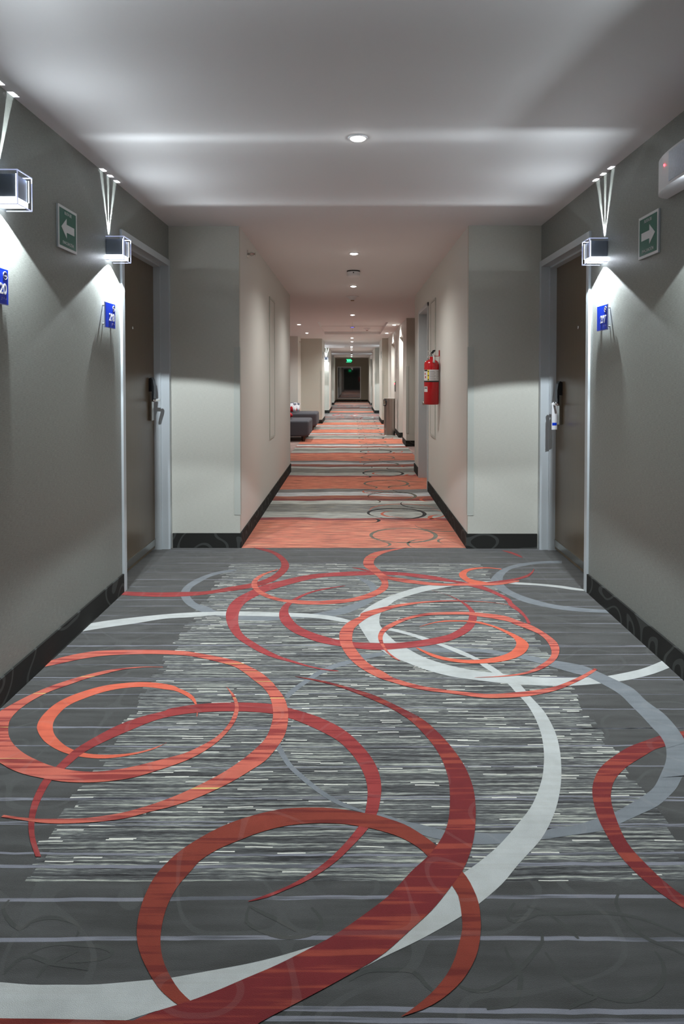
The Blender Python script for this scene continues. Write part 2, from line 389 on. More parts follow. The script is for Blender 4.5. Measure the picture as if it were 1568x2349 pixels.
# carpet swirls: (yarn, layer, outer edge, inner edge or width), metres on the floor
RIB = [
('darkred',8,[(-0.245,2.939),(-0.146,2.906),(-0.052,2.858),(0.051,2.791),(0.096,2.759),(0.194,2.655),(0.27,2.564),(0.318,2.463),(0.354,2.356),(0.377,2.249),(0.384,2.152),(0.38,2.076),(0.366,1.986),(0.345,1.897),(0.318,1.821),(0.289,1.761),(0.25,1.705),(0.199,1.636),(0.136,1.57),(0.067,1.501),(-0.006,1.451),(-0.071,1.41),(-0.139,1.369),(-0.186,1.34),(-0.242,1.294),(-0.301,1.26)],
 [(-0.244,2.936),(-0.151,2.892),(-0.057,2.84),(0.036,2.765),(0.105,2.702),(0.165,2.637),(0.225,2.547),(0.268,2.443),(0.294,2.356),(0.309,2.266),(0.312,2.167),(0.303,2.076),(0.287,1.986),(0.267,1.922),(0.237,1.864),(0.204,1.816),(0.16,1.767),(0.107,1.696),(0.068,1.653),(-0.035,1.561),(-0.104,1.514),(-0.17,1.473),(-0.224,1.445),(-0.282,1.414),(-0.335,1.389),(-0.371,1.376),(-0.408,1.362),(-0.433,1.349),(-0.481,1.325),(-0.597,1.294)]),
('rust',9,[(-0.765,1.354),(-0.71,1.35),(-0.621,1.349),(-0.533,1.347),(-0.432,1.345),(-0.337,1.34)],
 [(-0.713,1.26),(-0.664,1.26),(-0.581,1.26),(-0.499,1.26),(-0.405,1.26),(-0.318,1.26)]),
('rust',7,[(0.101,1.354),(0.151,1.372),(0.189,1.394),(0.227,1.426),(0.253,1.457),(0.282,1.505),(0.3,1.561),(0.309,1.607),(0.313,1.656),(0.308,1.702),(0.292,1.76),(0.235,1.861),(0.198,1.909),(0.152,1.953),(0.09,1.987),(0.074,1.997),(0.071,1.993),(0.007,2.013),(-0.067,2.028),(-0.137,2.03),(-0.211,2.023),(-0.285,1.996),(-0.351,1.96),(-0.402,1.919),(-0.445,1.873),(-0.475,1.832),(-0.508,1.757),(-0.516,1.702),(-0.516,1.646),(-0.509,1.593),(-0.496,1.548),(-0.475,1.505),(-0.444,1.461),(-0.413,1.423),(-0.383,1.397),(-0.355,1.378)],
 [(0.101,1.355),(0.14,1.383),(0.183,1.423),(0.22,1.473),(0.243,1.526),(0.26,1.575),(0.265,1.617),(0.267,1.666),(0.259,1.705),(0.206,1.821),(0.166,1.873),(0.116,1.909),(0.051,1.937),(0.048,1.937),(-0.015,1.953),(-0.078,1.958),(-0.141,1.955),(-0.202,1.942),(-0.265,1.915),(-0.317,1.882),(-0.364,1.85),(-0.406,1.804),(-0.423,1.761),(-0.441,1.718),(-0.45,1.671),(-0.452,1.622),(-0.446,1.57),(-0.435,1.526),(-0.417,1.485),(-0.393,1.449),(-0.365,1.415),(-0.332,1.387)]),
('red',6,[(-0.854,1.818),(-0.895,1.876),(-0.928,1.933),(-0.955,1.994),(-0.974,2.052),(-0.987,2.114),(-0.994,2.18),(-0.983,2.257),(-0.967,2.347),(-0.929,2.428),(-0.876,2.514),(-0.806,2.583),(-0.725,2.631),(-0.726,2.643),(-0.632,2.679),(-0.556,2.694),(-0.476,2.699),(-0.395,2.697),(-0.313,2.685),(-0.241,2.651),(-0.159,2.605),(-0.084,2.547),(-0.018,2.473),(0.033,2.384),(0.071,2.293),(0.09,2.208),(0.094,2.129),(0.087,2.062),(0.075,1.999),(0.046,1.931),(0.01,1.873),(-0.033,1.81),(-0.078,1.761),(-0.121,1.725),(-0.17,1.696),(-0.211,1.672),(-0.255,1.659)],
 [(-0.839,1.818),(-0.886,1.886),(-0.914,1.939),(-0.936,1.994),(-0.951,2.052),(-0.961,2.114),(-0.965,2.176),(-0.949,2.242),(-0.927,2.331),(-0.881,2.403),(-0.818,2.479),(-0.746,2.555),(-0.677,2.594),(-0.617,2.612),(-0.553,2.623),(-0.469,2.628),(-0.384,2.623),(-0.31,2.609),(-0.239,2.575),(-0.17,2.526),(-0.103,2.468),(-0.044,2.404),(0.003,2.319),(0.031,2.241),(0.047,2.167),(0.05,2.098),(0.044,2.034),(0.036,1.986),(0.019,1.941),(-0.018,1.873),(-0.06,1.81),(-0.104,1.761),(-0.15,1.72),(-0.205,1.686),(-0.256,1.661)]),
('orange',8,[(-1.427,3.069),(-1.386,3.101),(-1.321,3.16),(-1.225,3.211),(-1.12,3.225),(-0.976,3.23),(-0.857,3.222),(-0.755,3.203),(-0.547,3.113),(-0.459,3.041),(-0.39,2.965),(-0.33,2.867),(-0.318,2.838),(-0.28,2.759),(-0.255,2.673),(-0.244,2.603),(-0.239,2.515),(-0.245,2.433),(-0.265,2.356),(-0.291,2.284),(-0.328,2.232),(-0.379,2.167),(-0.437,2.11),(-0.498,2.062),(-0.559,2.027),(-0.6,2.011),(-0.657,1.982),(-0.723,1.966),(-0.791,1.958),(-0.861,1.955),(-0.917,1.961),(-0.977,1.974),(-1.033,1.985)],
 [(-1.413,3.015),(-1.392,3.028),(-1.327,3.069),(-1.253,3.119),(-1.155,3.16),(-1.045,3.175),(-0.903,3.179),(-0.743,3.153),(-0.553,3.058),(-0.481,2.988),(-0.426,2.91),(-0.379,2.846),(-0.381,2.851),(-0.341,2.772),(-0.316,2.685),(-0.302,2.603),(-0.3,2.526),(-0.306,2.443),(-0.324,2.384),(-0.359,2.31),(-0.401,2.241),(-0.447,2.183),(-0.504,2.125),(-0.556,2.079),(-0.619,2.037),(-0.682,2.005),(-0.732,1.991),(-0.782,1.98),(-0.852,1.977),(-0.924,1.977),(-0.982,1.985),(-1.031,1.995)]),
('orange',9,[(-0.846,3.035),(-0.93,3.038),(-1.023,3.022),(-1.095,2.994),(-1.159,2.95),(-1.213,2.902),(-1.269,2.838),(-1.31,2.771),(-1.341,2.702),(-1.357,2.656),(-1.366,2.627),(-1.363,2.55),(-1.33,2.44),(-1.286,2.353),(-1.227,2.285),(-1.183,2.271),(-1.144,2.242),(-1.078,2.207),(-1.007,2.183),(-0.931,2.163),(-0.851,2.157),(-0.775,2.165),(-0.703,2.186),(-0.636,2.228),(-0.564,2.279),(-0.513,2.338),(-0.476,2.404),(-0.453,2.473),(-0.439,2.547),(-0.439,2.626),(-0.453,2.697),(-0.483,2.772),(-0.529,2.844)],
 [(-0.845,3.032),(-0.928,3.032),(-1.018,3.006),(-1.083,2.962),(-1.145,2.913),(-1.194,2.855),(-1.239,2.804),(-1.27,2.749),(-1.29,2.687),(-1.299,2.627),(-1.295,2.569),(-1.277,2.514),(-1.241,2.445),(-1.195,2.387),(-1.134,2.331),(-1.066,2.286),(-0.997,2.249),(-0.917,2.224),(-0.854,2.217),(-0.796,2.224),(-0.723,2.249),(-0.652,2.286),(-0.576,2.328),(-0.531,2.375),(-0.495,2.423),(-0.47,2.484),(-0.457,2.558),(-0.456,2.637),(-0.467,2.697),(-0.495,2.772),(-0.527,2.842)]),
('bright',5,[(-0.658,2.399),(-0.682,2.363),(-0.728,2.331),(-0.784,2.308),(-0.843,2.297),(-0.898,2.301),(-0.954,2.316),(-1.018,2.347),(-1.082,2.395),(-1.128,2.445),(-1.167,2.505),(-1.183,2.56),(-1.186,2.617),(-1.178,2.687),(-1.15,2.749),(-1.102,2.804),(-1.042,2.849),(-0.973,2.872),(-0.898,2.884),(-0.817,2.874),(-0.748,2.849),(-0.729,2.831),(-0.677,2.791),(-0.64,2.746),(-0.616,2.691),(-0.597,2.626),(-0.591,2.586)],
 [(-0.658,2.396),(-0.684,2.371),(-0.731,2.341),(-0.789,2.324),(-0.851,2.32),(-0.908,2.327),(-0.968,2.351),(-1.018,2.387),(-1.073,2.445),(-1.104,2.496),(-1.124,2.551),(-1.129,2.607),(-1.12,2.676),(-1.077,2.739),(-1.022,2.793),(-0.957,2.826),(-0.884,2.838),(-0.831,2.832),(-0.775,2.815),(-0.734,2.804),(-0.683,2.765),(-0.643,2.721),(-0.619,2.679),(-0.601,2.626),(-0.593,2.586)]),
('white',3,[(-1.449,3.53),(-1.407,3.57),(-1.299,3.628),(-1.166,3.679),(-1.027,3.723),(-0.882,3.754),(-0.761,3.764),(-0.742,3.77),(-0.587,3.767),(-0.406,3.754),(-0.276,3.74),(-0.152,3.713),(-0.06,3.669),(0.018,3.607)],
 [(-1.417,3.437),(-1.401,3.452),(-1.36,3.48),(-1.264,3.53),(-1.137,3.587),(-1.008,3.654),(-0.865,3.679),(-0.75,3.711),(-0.729,3.704),(-0.576,3.699),(-0.399,3.687),(-0.302,3.682),(-0.18,3.661),(-0.089,3.624),(0.018,3.574)]),
('white',3,[(0.178,3.537),(0.206,3.516),(0.298,3.451),(0.386,3.373),(0.439,3.312),(0.518,3.229),(0.581,3.138),(0.619,3.07),(0.647,3.011),(0.668,2.954),(0.709,2.878),(0.727,2.759),(0.748,2.626),(0.746,2.484),(0.728,2.365),(0.699,2.249),(0.668,2.152),(0.625,2.048),(0.582,1.966),(0.533,1.891),(0.487,1.838),(0.438,1.783),(0.386,1.72),(0.314,1.653),(0.264,1.614),(0.198,1.57),(0.14,1.535),(0.067,1.495),(-0.009,1.451),(-0.117,1.408),(-0.242,1.372),(-0.355,1.376),(-0.409,1.364),(-0.451,1.347),(-0.487,1.343),(-0.581,1.344),(-0.709,1.348),(-0.759,1.343)],
 [(0.176,3.497),(0.22,3.466),(0.295,3.413),(0.351,3.354),(0.42,3.291),(0.51,3.177),(0.566,3.113),(0.589,3.046),(0.62,2.977),(0.663,2.865),(0.676,2.791),(0.696,2.685),(0.699,2.569),(0.689,2.453),(0.666,2.338),(0.64,2.249),(0.61,2.167),(0.55,2.048),(0.491,1.966),(0.416,1.873),(0.365,1.821),(0.296,1.761),(0.091,1.607),(-0.002,1.557),(-0.091,1.526),(-0.159,1.501),(-0.226,1.481),(-0.292,1.466),(-0.325,1.459),(-0.389,1.445),(-0.431,1.44),(-0.486,1.434),(-0.551,1.428),(-0.617,1.428),(-0.684,1.428),(-0.753,1.434),(-0.811,1.438)]),
('white',4,[(0.637,4.242),(0.562,4.251),(0.492,4.254),(0.412,4.212),(0.323,4.135),(0.237,4.049),(0.16,3.947),(0.099,3.85),(0.06,3.767),(0.04,3.704),(0.034,3.627),(0.036,3.569),(0.06,3.451),(0.088,3.326),(0.113,3.263),(0.141,3.229),(0.185,3.151),(0.242,3.095),(0.311,3.023),(0.379,2.971),(0.447,2.932),(0.515,2.91),(0.605,2.883),(0.655,2.872),(0.734,2.858),(0.847,2.848),(0.952,2.852),(1.057,2.87),(1.137,2.889),(1.228,2.92),(1.335,2.973),(1.429,3.034),(1.484,3.068)],
 [(0.635,4.237),(0.569,4.201),(0.488,4.157),(0.415,4.106),(0.335,4.039),(0.264,3.967),(0.221,3.888),(0.179,3.803),(0.156,3.713),(0.148,3.627),(0.15,3.553),(0.174,3.451),(0.212,3.34),(0.221,3.319),(0.27,3.243),(0.325,3.158),(0.394,3.089),(0.463,3.041),(0.532,3.005),(0.62,2.977),(0.728,2.946),(0.836,2.927),(0.977,2.927),(1.047,2.933),(1.1,2.94),(1.192,2.973),(1.298,3.02),(1.423,3.104),(1.502,3.171)]),
('orange',9,[(0.933,3.854),(0.82,3.919),(0.697,3.947),(0.569,3.957),(0.437,3.941),(0.318,3.908),(0.219,3.86),(0.129,3.803),(0.047,3.731),(0.049,3.695),(-0.012,3.61),(-0.046,3.529),(-0.062,3.436),(-0.059,3.347),(-0.048,3.263),(-0.02,3.158),(0.015,3.07),(0.064,2.988),(0.12,2.921),(0.155,2.894),(0.223,2.846),(0.303,2.805),(0.379,2.785),(0.444,2.765),(0.551,2.736),(0.682,2.746),(0.758,2.765),(0.847,2.804),(0.926,2.858),(1.003,2.92),(1.071,2.986),(1.092,3.009)],
 [(0.932,3.85),(0.819,3.914),(0.695,3.935),(0.566,3.937),(0.434,3.917),(0.335,3.879),(0.249,3.831),(0.17,3.758),(0.094,3.678),(0.023,3.537),(0.006,3.451),(0.003,3.362),(0.008,3.291),(0.032,3.196),(0.062,3.107),(0.1,3.035),(0.147,2.977),(0.172,2.932),(0.226,2.888),(0.293,2.846),(0.36,2.82),(0.427,2.8),(0.558,2.772),(0.662,2.785),(0.738,2.8),(0.836,2.831),(0.883,2.858),(0.954,2.908),(1.016,2.959),(1.083,3.02)]),
('orange',10,[(0.22,3.1),(0.194,3.132),(0.166,3.196),(0.148,3.263),(0.135,3.333),(0.133,3.406),(0.153,3.497),(0.191,3.561),(0.254,3.635),(0.351,3.709),(0.447,3.749),(0.54,3.758),(0.633,3.758),(0.722,3.74),(0.834,3.695),(0.892,3.618),(0.944,3.55),(0.976,3.467),(1,3.371),(1.004,3.296),(0.987,3.217),(0.946,3.126),(0.89,3.054),(0.82,2.993),(0.741,2.953),(0.64,2.933),(0.532,2.925)],
 [(0.223,3.103),(0.2,3.145),(0.177,3.196),(0.162,3.263),(0.154,3.333),(0.157,3.406),(0.178,3.474),(0.218,3.537),(0.283,3.618),(0.36,3.678),(0.442,3.709),(0.534,3.717),(0.626,3.717),(0.682,3.692),(0.765,3.652),(0.843,3.602),(0.849,3.579),(0.905,3.504),(0.946,3.432),(0.961,3.346),(0.955,3.248),(0.935,3.171),(0.9,3.111),(0.849,3.054),(0.786,2.993),(0.714,2.959),(0.625,2.938),(0.533,2.927)]),
('bright',9,[(0.308,3.256),(0.344,3.19),(0.399,3.126),(0.47,3.089),(0.544,3.073),(0.62,3.077),(0.674,3.09),(0.748,3.126),(0.811,3.186),(0.853,3.264),(0.862,3.312),(0.847,3.38),(0.807,3.458),(0.751,3.541),(0.682,3.608),(0.667,3.61),(0.61,3.624),(0.522,3.627),(0.46,3.61),(0.396,3.569),(0.354,3.532)],
 [(0.319,3.256),(0.366,3.196),(0.427,3.145),(0.5,3.117),(0.576,3.113),(0.658,3.138),(0.73,3.183),(0.774,3.236),(0.804,3.305),(0.807,3.376),(0.78,3.451),(0.729,3.537),(0.663,3.585),(0.608,3.608),(0.519,3.608),(0.458,3.597),(0.395,3.561),(0.355,3.53)]),
('darkmid',7,[(-0.041,4.242),(-0.137,4.201),(-0.224,4.146),(-0.299,4.06),(-0.345,3.977),(-0.383,3.898),(-0.399,3.803),(-0.397,3.713),(-0.381,3.627),(-0.349,3.545),(-0.294,3.451),(-0.221,3.376),(-0.164,3.326),(-0.081,3.284),(0,3.256),(0.067,3.236),(0.147,3.229),(0.227,3.243),(0.309,3.263),(0.393,3.291),(0.481,3.34),(0.558,3.413),(0.618,3.497),(0.658,3.594),(0.682,3.695),(0.681,3.785),(0.666,3.879),(0.633,3.957),(0.582,4.049),(0.488,4.152)],
 [(-0.041,4.235),(-0.137,4.179),(-0.216,4.124),(-0.278,4.049),(-0.318,3.967),(-0.349,3.879),(-0.354,3.785),(-0.336,3.695),(-0.293,3.577),(-0.241,3.497),(-0.18,3.436),(-0.122,3.391),(-0.055,3.347),(0.004,3.326),(0.096,3.316),(0.205,3.312),(0.316,3.34),(0.403,3.376),(0.493,3.428),(0.563,3.513),(0.611,3.594),(0.64,3.695),(0.656,3.785),(0.645,3.869),(0.621,3.957),(0.57,4.06),(0.49,4.146)]),
('darkmid',6,[(-0.059,2.99),(-0.123,3.004),(-0.2,3.041),(-0.279,3.089),(-0.361,3.138),(-0.436,3.203),(-0.514,3.298),(-0.579,3.391),(-0.634,3.513),(-0.674,3.644),(-0.695,3.767),(-0.696,3.898),(-0.672,4.018),(-0.611,4.146),(-0.556,4.247),(-0.481,4.317),(-0.376,4.414),(-0.257,4.49),(-0.148,4.524),(0,4.555),(0.15,4.56),(0.28,4.547),(0.425,4.503),(0.564,4.432),(0.693,4.329),(0.789,4.274),(0.867,4.146),(0.93,3.977),(0.927,3.914),(0.947,3.781),(0.951,3.657),(0.945,3.579)],
 [(-0.059,2.997),(-0.124,3.016),(-0.19,3.049),(-0.265,3.103),(-0.337,3.158),(-0.409,3.236),(-0.48,3.326),(-0.544,3.42),(-0.585,3.529),(-0.612,3.661),(-0.623,3.803),(-0.606,3.937),(-0.552,4.06),(-0.508,4.135),(-0.441,4.212),(-0.352,4.305),(-0.251,4.389),(-0.145,4.439),(0,4.457),(0.147,4.477),(0.239,4.477),(0.348,4.457),(0.452,4.402),(0.554,4.353),(0.653,4.305),(0.733,4.235),(0.829,4.124),(0.897,3.977),(0.899,3.858),(0.923,3.771),(0.935,3.677),(0.928,3.579)]),
('red',5,[(-0.749,5.204),(-0.651,5.17),(-0.554,5.053),(-0.48,4.896),(-0.436,4.734),(-0.432,4.595),(-0.459,4.452),(-0.503,4.329),(-0.576,4.235),(-0.65,4.179),(-0.732,4.135),(-0.806,4.102),(-0.887,4.061),(-1.012,4.03),(-1.143,4.024),(-1.28,4.04),(-1.421,4.066)],
 [(-0.747,5.194),(-0.67,5.119),(-0.583,5.021),(-0.517,4.866),(-0.489,4.734),(-0.488,4.622),(-0.509,4.503),(-0.553,4.389),(-0.608,4.317),(-0.664,4.27),(-0.747,4.224),(-0.819,4.168),(-0.901,4.125),(-1.033,4.115),(-1.166,4.108),(-1.303,4.115),(-1.416,4.13)]),
('orange',7,[(0.345,5.18),(0.248,5.119),(0.163,5.053),(0.102,4.927),(0.082,4.791),(0.089,4.677),(0.132,4.555),(0.165,4.452),(0.189,4.329),(0.186,4.258),(0.155,4.168),(0.084,4.07),(-0.015,3.987),(-0.097,3.967),(-0.194,3.947),(-0.292,3.957),(-0.391,3.977),(-0.462,4.028),(-0.54,4.124),(-0.579,4.212),(-0.599,4.305),(-0.596,4.389),(-0.566,4.49),(-0.497,4.603)],
 [(0.459,5.228),(0.36,5.153),(0.253,5.053),(0.183,4.927),(0.156,4.791),(0.162,4.691),(0.199,4.555),(0.228,4.402),(0.231,4.258),(0.216,4.168),(0.172,4.081),(0.103,3.997),(-0.015,3.927),(-0.096,3.898),(-0.191,3.882),(-0.287,3.888),(-0.359,3.917),(-0.455,3.967),(-0.545,4.06),(-0.611,4.19),(-0.631,4.281),(-0.631,4.377),(-0.59,4.503),(-0.5,4.614)]),
('orange',8,[(0.191,4.547),(0.238,4.452),(0.343,4.389),(0.478,4.317),(0.615,4.281),(0.757,4.293),(0.865,4.305),(0.975,4.324),(1.074,4.353)],
 [(0.152,4.49),(0.214,4.402),(0.268,4.348),(0.37,4.293),(0.506,4.247),(0.644,4.24),(0.784,4.247),(0.926,4.258),(1.068,4.329)]),
('red',7,[(0.813,4.304),(0.946,4.346),(1.068,4.403),(1.154,4.477),(1.208,4.553),(1.238,4.622)],
 [(0.803,4.25),(0.934,4.29),(1.057,4.36),(1.151,4.432),(1.205,4.522),(1.236,4.6)]),
('bright',8,[(1.019,4.619),(0.935,4.655),(0.858,4.65),(0.775,4.609),(0.721,4.529),(0.705,4.452),(0.715,4.377),(0.743,4.293),(0.786,4.258)],
 [(1.015,4.603),(0.931,4.633),(0.851,4.614),(0.79,4.568),(0.761,4.503),(0.754,4.439),(0.772,4.377),(0.815,4.341),(0.866,4.31)]),
('red',5,[(0.005,4.655),(0.058,4.636),(0.132,4.568)],
 [(0.005,4.647),(0.058,4.603),(0.124,4.55)]),
('red',5,[(1.128,5.123),(1.184,5.088),(1.229,4.993),(1.237,4.913)],
 [(1.145,5.088),(1.185,5.012),(1.215,4.938),(1.234,4.906)]),
('white',2,[(0.585,4.317),(0.691,4.317),(0.836,4.336),(0.977,4.334),(1.062,4.313),(1.179,4.285),(1.291,4.25),(1.374,4.204),(1.433,4.163)],
 [(0.583,4.307),(0.687,4.296),(0.826,4.286),(0.968,4.291),(1.036,4.271),(1.168,4.247),(1.278,4.204),(1.345,4.163),(1.424,4.137)]),
('slate',1,[(-0.779,4.611),(-0.864,4.578),(-0.945,4.5),(-1.01,4.367),(-1.04,4.226),(-1.032,4.104),(-1.001,3.999),(-0.945,3.89),(-0.858,3.786),(-0.751,3.714),(-0.603,3.64),(-0.475,3.624),(-0.358,3.644),(-0.27,3.666),(-0.181,3.678),(-0.091,3.704),(0,3.767),(0.096,3.898),(0.145,4.018),(0.158,4.19),(0.128,4.329),(0.037,4.439)],
 [(-0.776,4.589),(-0.84,4.531),(-0.914,4.454),(-0.959,4.331),(-0.989,4.214),(-0.98,4.104),(-0.954,4.02),(-0.892,3.909),(-0.808,3.842),(-0.743,3.768),(-0.613,3.704),(-0.484,3.688),(-0.363,3.695),(-0.244,3.722),(-0.154,3.767),(-0.063,3.831),(0.033,3.927),(0.093,4.028),(0.113,4.168),(0.092,4.281),(0.019,4.439)]),
('slate',1,[(-0.274,2.759),(-0.25,2.824),(-0.202,2.906),(-0.15,2.994),(-0.069,3.078),(0.01,3.126),(0.04,3.17),(0.119,3.196),(0.287,3.263),(0.363,3.266),(0.469,3.256),(0.574,3.25),(0.677,3.229),(0.729,3.201),(0.814,3.171),(0.892,3.126)],
 [(-0.257,2.731),(-0.23,2.798),(-0.187,2.878),(-0.13,2.964),(-0.055,3.039),(0.037,3.102),(0.039,3.113),(0.133,3.158),(0.284,3.223),(0.382,3.203),(0.487,3.203),(0.594,3.209),(0.691,3.17),(0.715,3.141),(0.774,3.133),(0.825,3.097)]),
('slate',5,[(0.814,3.171),(0.892,3.126),(0.971,3.09),(1.046,3.047),(1.095,2.973),(1.139,2.895),(1.175,2.821),(1.183,2.708),(1.204,2.616),(1.206,2.548),(1.201,2.474),(1.188,2.398)],
 [(0.774,3.133),(0.825,3.097),(0.901,3.034),(0.965,2.979),(1.024,2.933),(1.064,2.858),(1.097,2.774),(1.104,2.685),(1.111,2.59),(1.113,2.506),(1.117,2.451),(1.112,2.405),(1.1,2.361)]),
('slate',2,[(1.188,2.398),(1.178,2.325),(1.125,2.196),(1.084,2.2),(1.03,2.133),(0.979,2.084),(0.924,2.037),(0.858,2),(0.777,1.955),(0.715,1.925),(0.646,1.911),(0.579,1.897),(0.532,1.888),(0.418,1.871),(0.34,1.869),(0.251,1.888),(0.208,1.903),(0.167,1.93),(0.12,1.964),(0.02,2.013),(-0.037,2.041),(-0.092,2.091),(-0.15,2.159),(-0.209,2.241),(-0.246,2.319),(-0.269,2.375)],
 [(1.1,2.361),(1.068,2.291),(1.02,2.219),(0.956,2.133),(0.892,2.081),(0.821,2.032),(0.777,2.005),(0.698,1.97),(0.642,1.947),(0.574,1.935),(0.555,1.925),(0.428,1.913),(0.353,1.918),(0.269,1.926),(0.2,1.954),(0.147,1.971),(0.094,2),(0.05,2.01),(0.002,2.037),(-0.051,2.076),(-0.108,2.136),(-0.163,2.208),(-0.207,2.275),(-0.254,2.394)]),
('slate',1,[(1.495,4.832),(1.371,4.821),(1.252,4.787),(1.137,4.729),(1.034,4.631),(0.954,4.507),(0.897,4.375),(0.887,4.263),(0.902,4.144),(0.947,4.032),(1.005,3.926),(1.096,3.847),(1.19,3.792),(1.289,3.764),(1.433,3.743)],
 [(1.474,4.763),(1.373,4.763),(1.276,4.739),(1.17,4.68),(1.083,4.616),(1.011,4.492),(0.973,4.375),(0.957,4.25),(0.974,4.144),(1.02,4.044),(1.083,3.961),(1.153,3.891),(1.244,3.847),(1.343,3.814),(1.432,3.796)]),
('darkred',4,[(1.327,2.482),(1.219,2.478),(1.145,2.459),(1.052,2.413),(0.97,2.368),(0.891,2.305),(0.834,2.251),(0.789,2.187),(0.757,2.121),(0.738,2.054),(0.725,1.98),(0.722,1.911),(0.724,1.842),(0.736,1.782),(0.756,1.726),(0.779,1.681),(0.811,1.637),(0.838,1.607)],
 [(1.283,2.398),(1.181,2.4),(1.116,2.379),(1.058,2.354),(1.001,2.312),(0.929,2.258),(0.875,2.206),(0.837,2.157),(0.807,2.098),(0.792,2.054),(0.78,1.995),(0.769,1.911),(0.77,1.851),(0.782,1.799),(0.796,1.75),(0.813,1.707),(0.83,1.677),(0.856,1.641)]),
('curl',0.5,[(0.277,1.372),(0.338,1.386),(0.365,1.445),(0.364,1.469),(0.351,1.501),(0.35,1.526)],
 0.0112),
('curl',0.5,[(0.228,1.426),(0.252,1.415),(0.285,1.415),(0.333,1.438),(0.371,1.469),(0.408,1.505),(0.438,1.539),(0.443,1.57)],
 0.0112),
('curl',0.5,[(0.437,1.51),(0.452,1.465),(0.472,1.434),(0.498,1.412),(0.511,1.401),(0.473,1.386),(0.446,1.372)],
 0.0112),
('curl',0.5,[(0.512,1.404),(0.555,1.39),(0.606,1.395),(0.654,1.423),(0.678,1.453),(0.689,1.485),(0.685,1.514)],
 0.0112),
('curl',0.5,[(0.396,1.617),(0.458,1.622),(0.514,1.622),(0.591,1.626),(0.663,1.617),(0.711,1.598),(0.772,1.557)],
 0.0112),
('curl',0.5,[(0.476,1.622),(0.498,1.593),(0.515,1.566),(0.524,1.548)],
 0.0112),
('curl',0.5,[(0.671,1.687),(0.652,1.656),(0.651,1.607),(0.666,1.57),(0.687,1.544),(0.724,1.522),(0.747,1.505)],
 0.0112),
('curl',0.5,[(0.402,1.656),(0.374,1.617),(0.388,1.598),(0.438,1.617),(0.462,1.636),(0.43,1.646)],
 0.0112),
('curl',0.5,[(-0.849,1.666),(-0.852,1.641),(-0.824,1.607),(-0.778,1.575),(-0.763,1.598),(-0.724,1.61),(-0.68,1.603),(-0.643,1.584),(-0.637,1.553)],
 0.0112),
('curl',0.5,[(-0.727,1.505),(-0.701,1.526),(-0.662,1.535),(-0.625,1.531),(-0.57,1.526),(-0.539,1.51),(-0.558,1.493),(-0.624,1.485)],
 0.0112),
('curl',0.5,[(-0.678,1.445),(-0.672,1.477),(-0.641,1.501),(-0.618,1.514)],
 0.0112),
('curl',0.5,[(-0.756,1.453),(-0.745,1.485),(-0.718,1.501),(-0.664,1.481),(-0.609,1.473),(-0.575,1.465)],
 0.0112),
('curl',0.5,[(-0.251,1.646),(-0.251,1.598),(-0.21,1.57),(-0.165,1.553),(-0.121,1.553),(-0.079,1.57),(-0.073,1.607),(-0.098,1.641)],
 0.0112),
('curl',0.5,[(-0.251,1.646),(-0.21,1.622),(-0.169,1.598),(-0.13,1.57)],
 0.0112),
('curl',0.5,[(-0.006,1.438),(0.032,1.461),(0.083,1.465),(0.134,1.461),(0.16,1.426),(0.178,1.408)],
 0.0112),
]
LINES = [5.132, 5.08, 4.93, 4.766, 4.644, 4.539, 4.38, 4.232, 4.093, 3.971, 3.856, 3.699, 3.579, 3.455, 3.29, 3.279, 3.179, 3.057, 2.926, 2.909, 2.775, 2.653, 2.505, 2.499, 2.376, 2.248, 2.082, 2.071, 1.96, 1.948, 1.832, 1.788, 1.671, 1.546, 1.369, 1.351]

# ------------------------------------------------------------ floor (one carpet, its pattern woven in)
def catmull(pts, step=0.03):
    out = []
    n = len(pts)
    for i in range(n-1):
        p0 = pts[max(i-1, 0)]; p1 = pts[i]; p2 = pts[i+1]; p3 = pts[min(i+2, n-1)]
        d = math.dist(p1, p2); k = max(2, min(14, int(d/step)+1))
        for j in range(k):
            t = j/k
            out.append(tuple(0.5*((2*p1[a]) + (-p0[a]+p2[a])*t + (2*p0[a]-5*p1[a]+4*p2[a]-p3[a])*t*t + (-p0[a]+3*p1[a]-3*p2[a]+p3[a])*t**3) for a in (0, 1)))
    out.append(pts[-1]); return out

def resample(pts, n):
    L = [0.0]
    for a, b in zip(pts, pts[1:]): L.append(L[-1]+math.dist(a, b))
    out = []; j = 0
    for i in range(n):
        s = L[-1]*i/(n-1)
        while j < len(L)-2 and L[j+1] < s: j += 1
        k = (s-L[j])/max(1e-9, L[j+1]-L[j]); k = min(1, max(0, k))
        out.append((pts[j][0]+(pts[j+1][0]-pts[j][0])*k, pts[j][1]+(pts[j+1][1]-pts[j][1])*k))
    return out

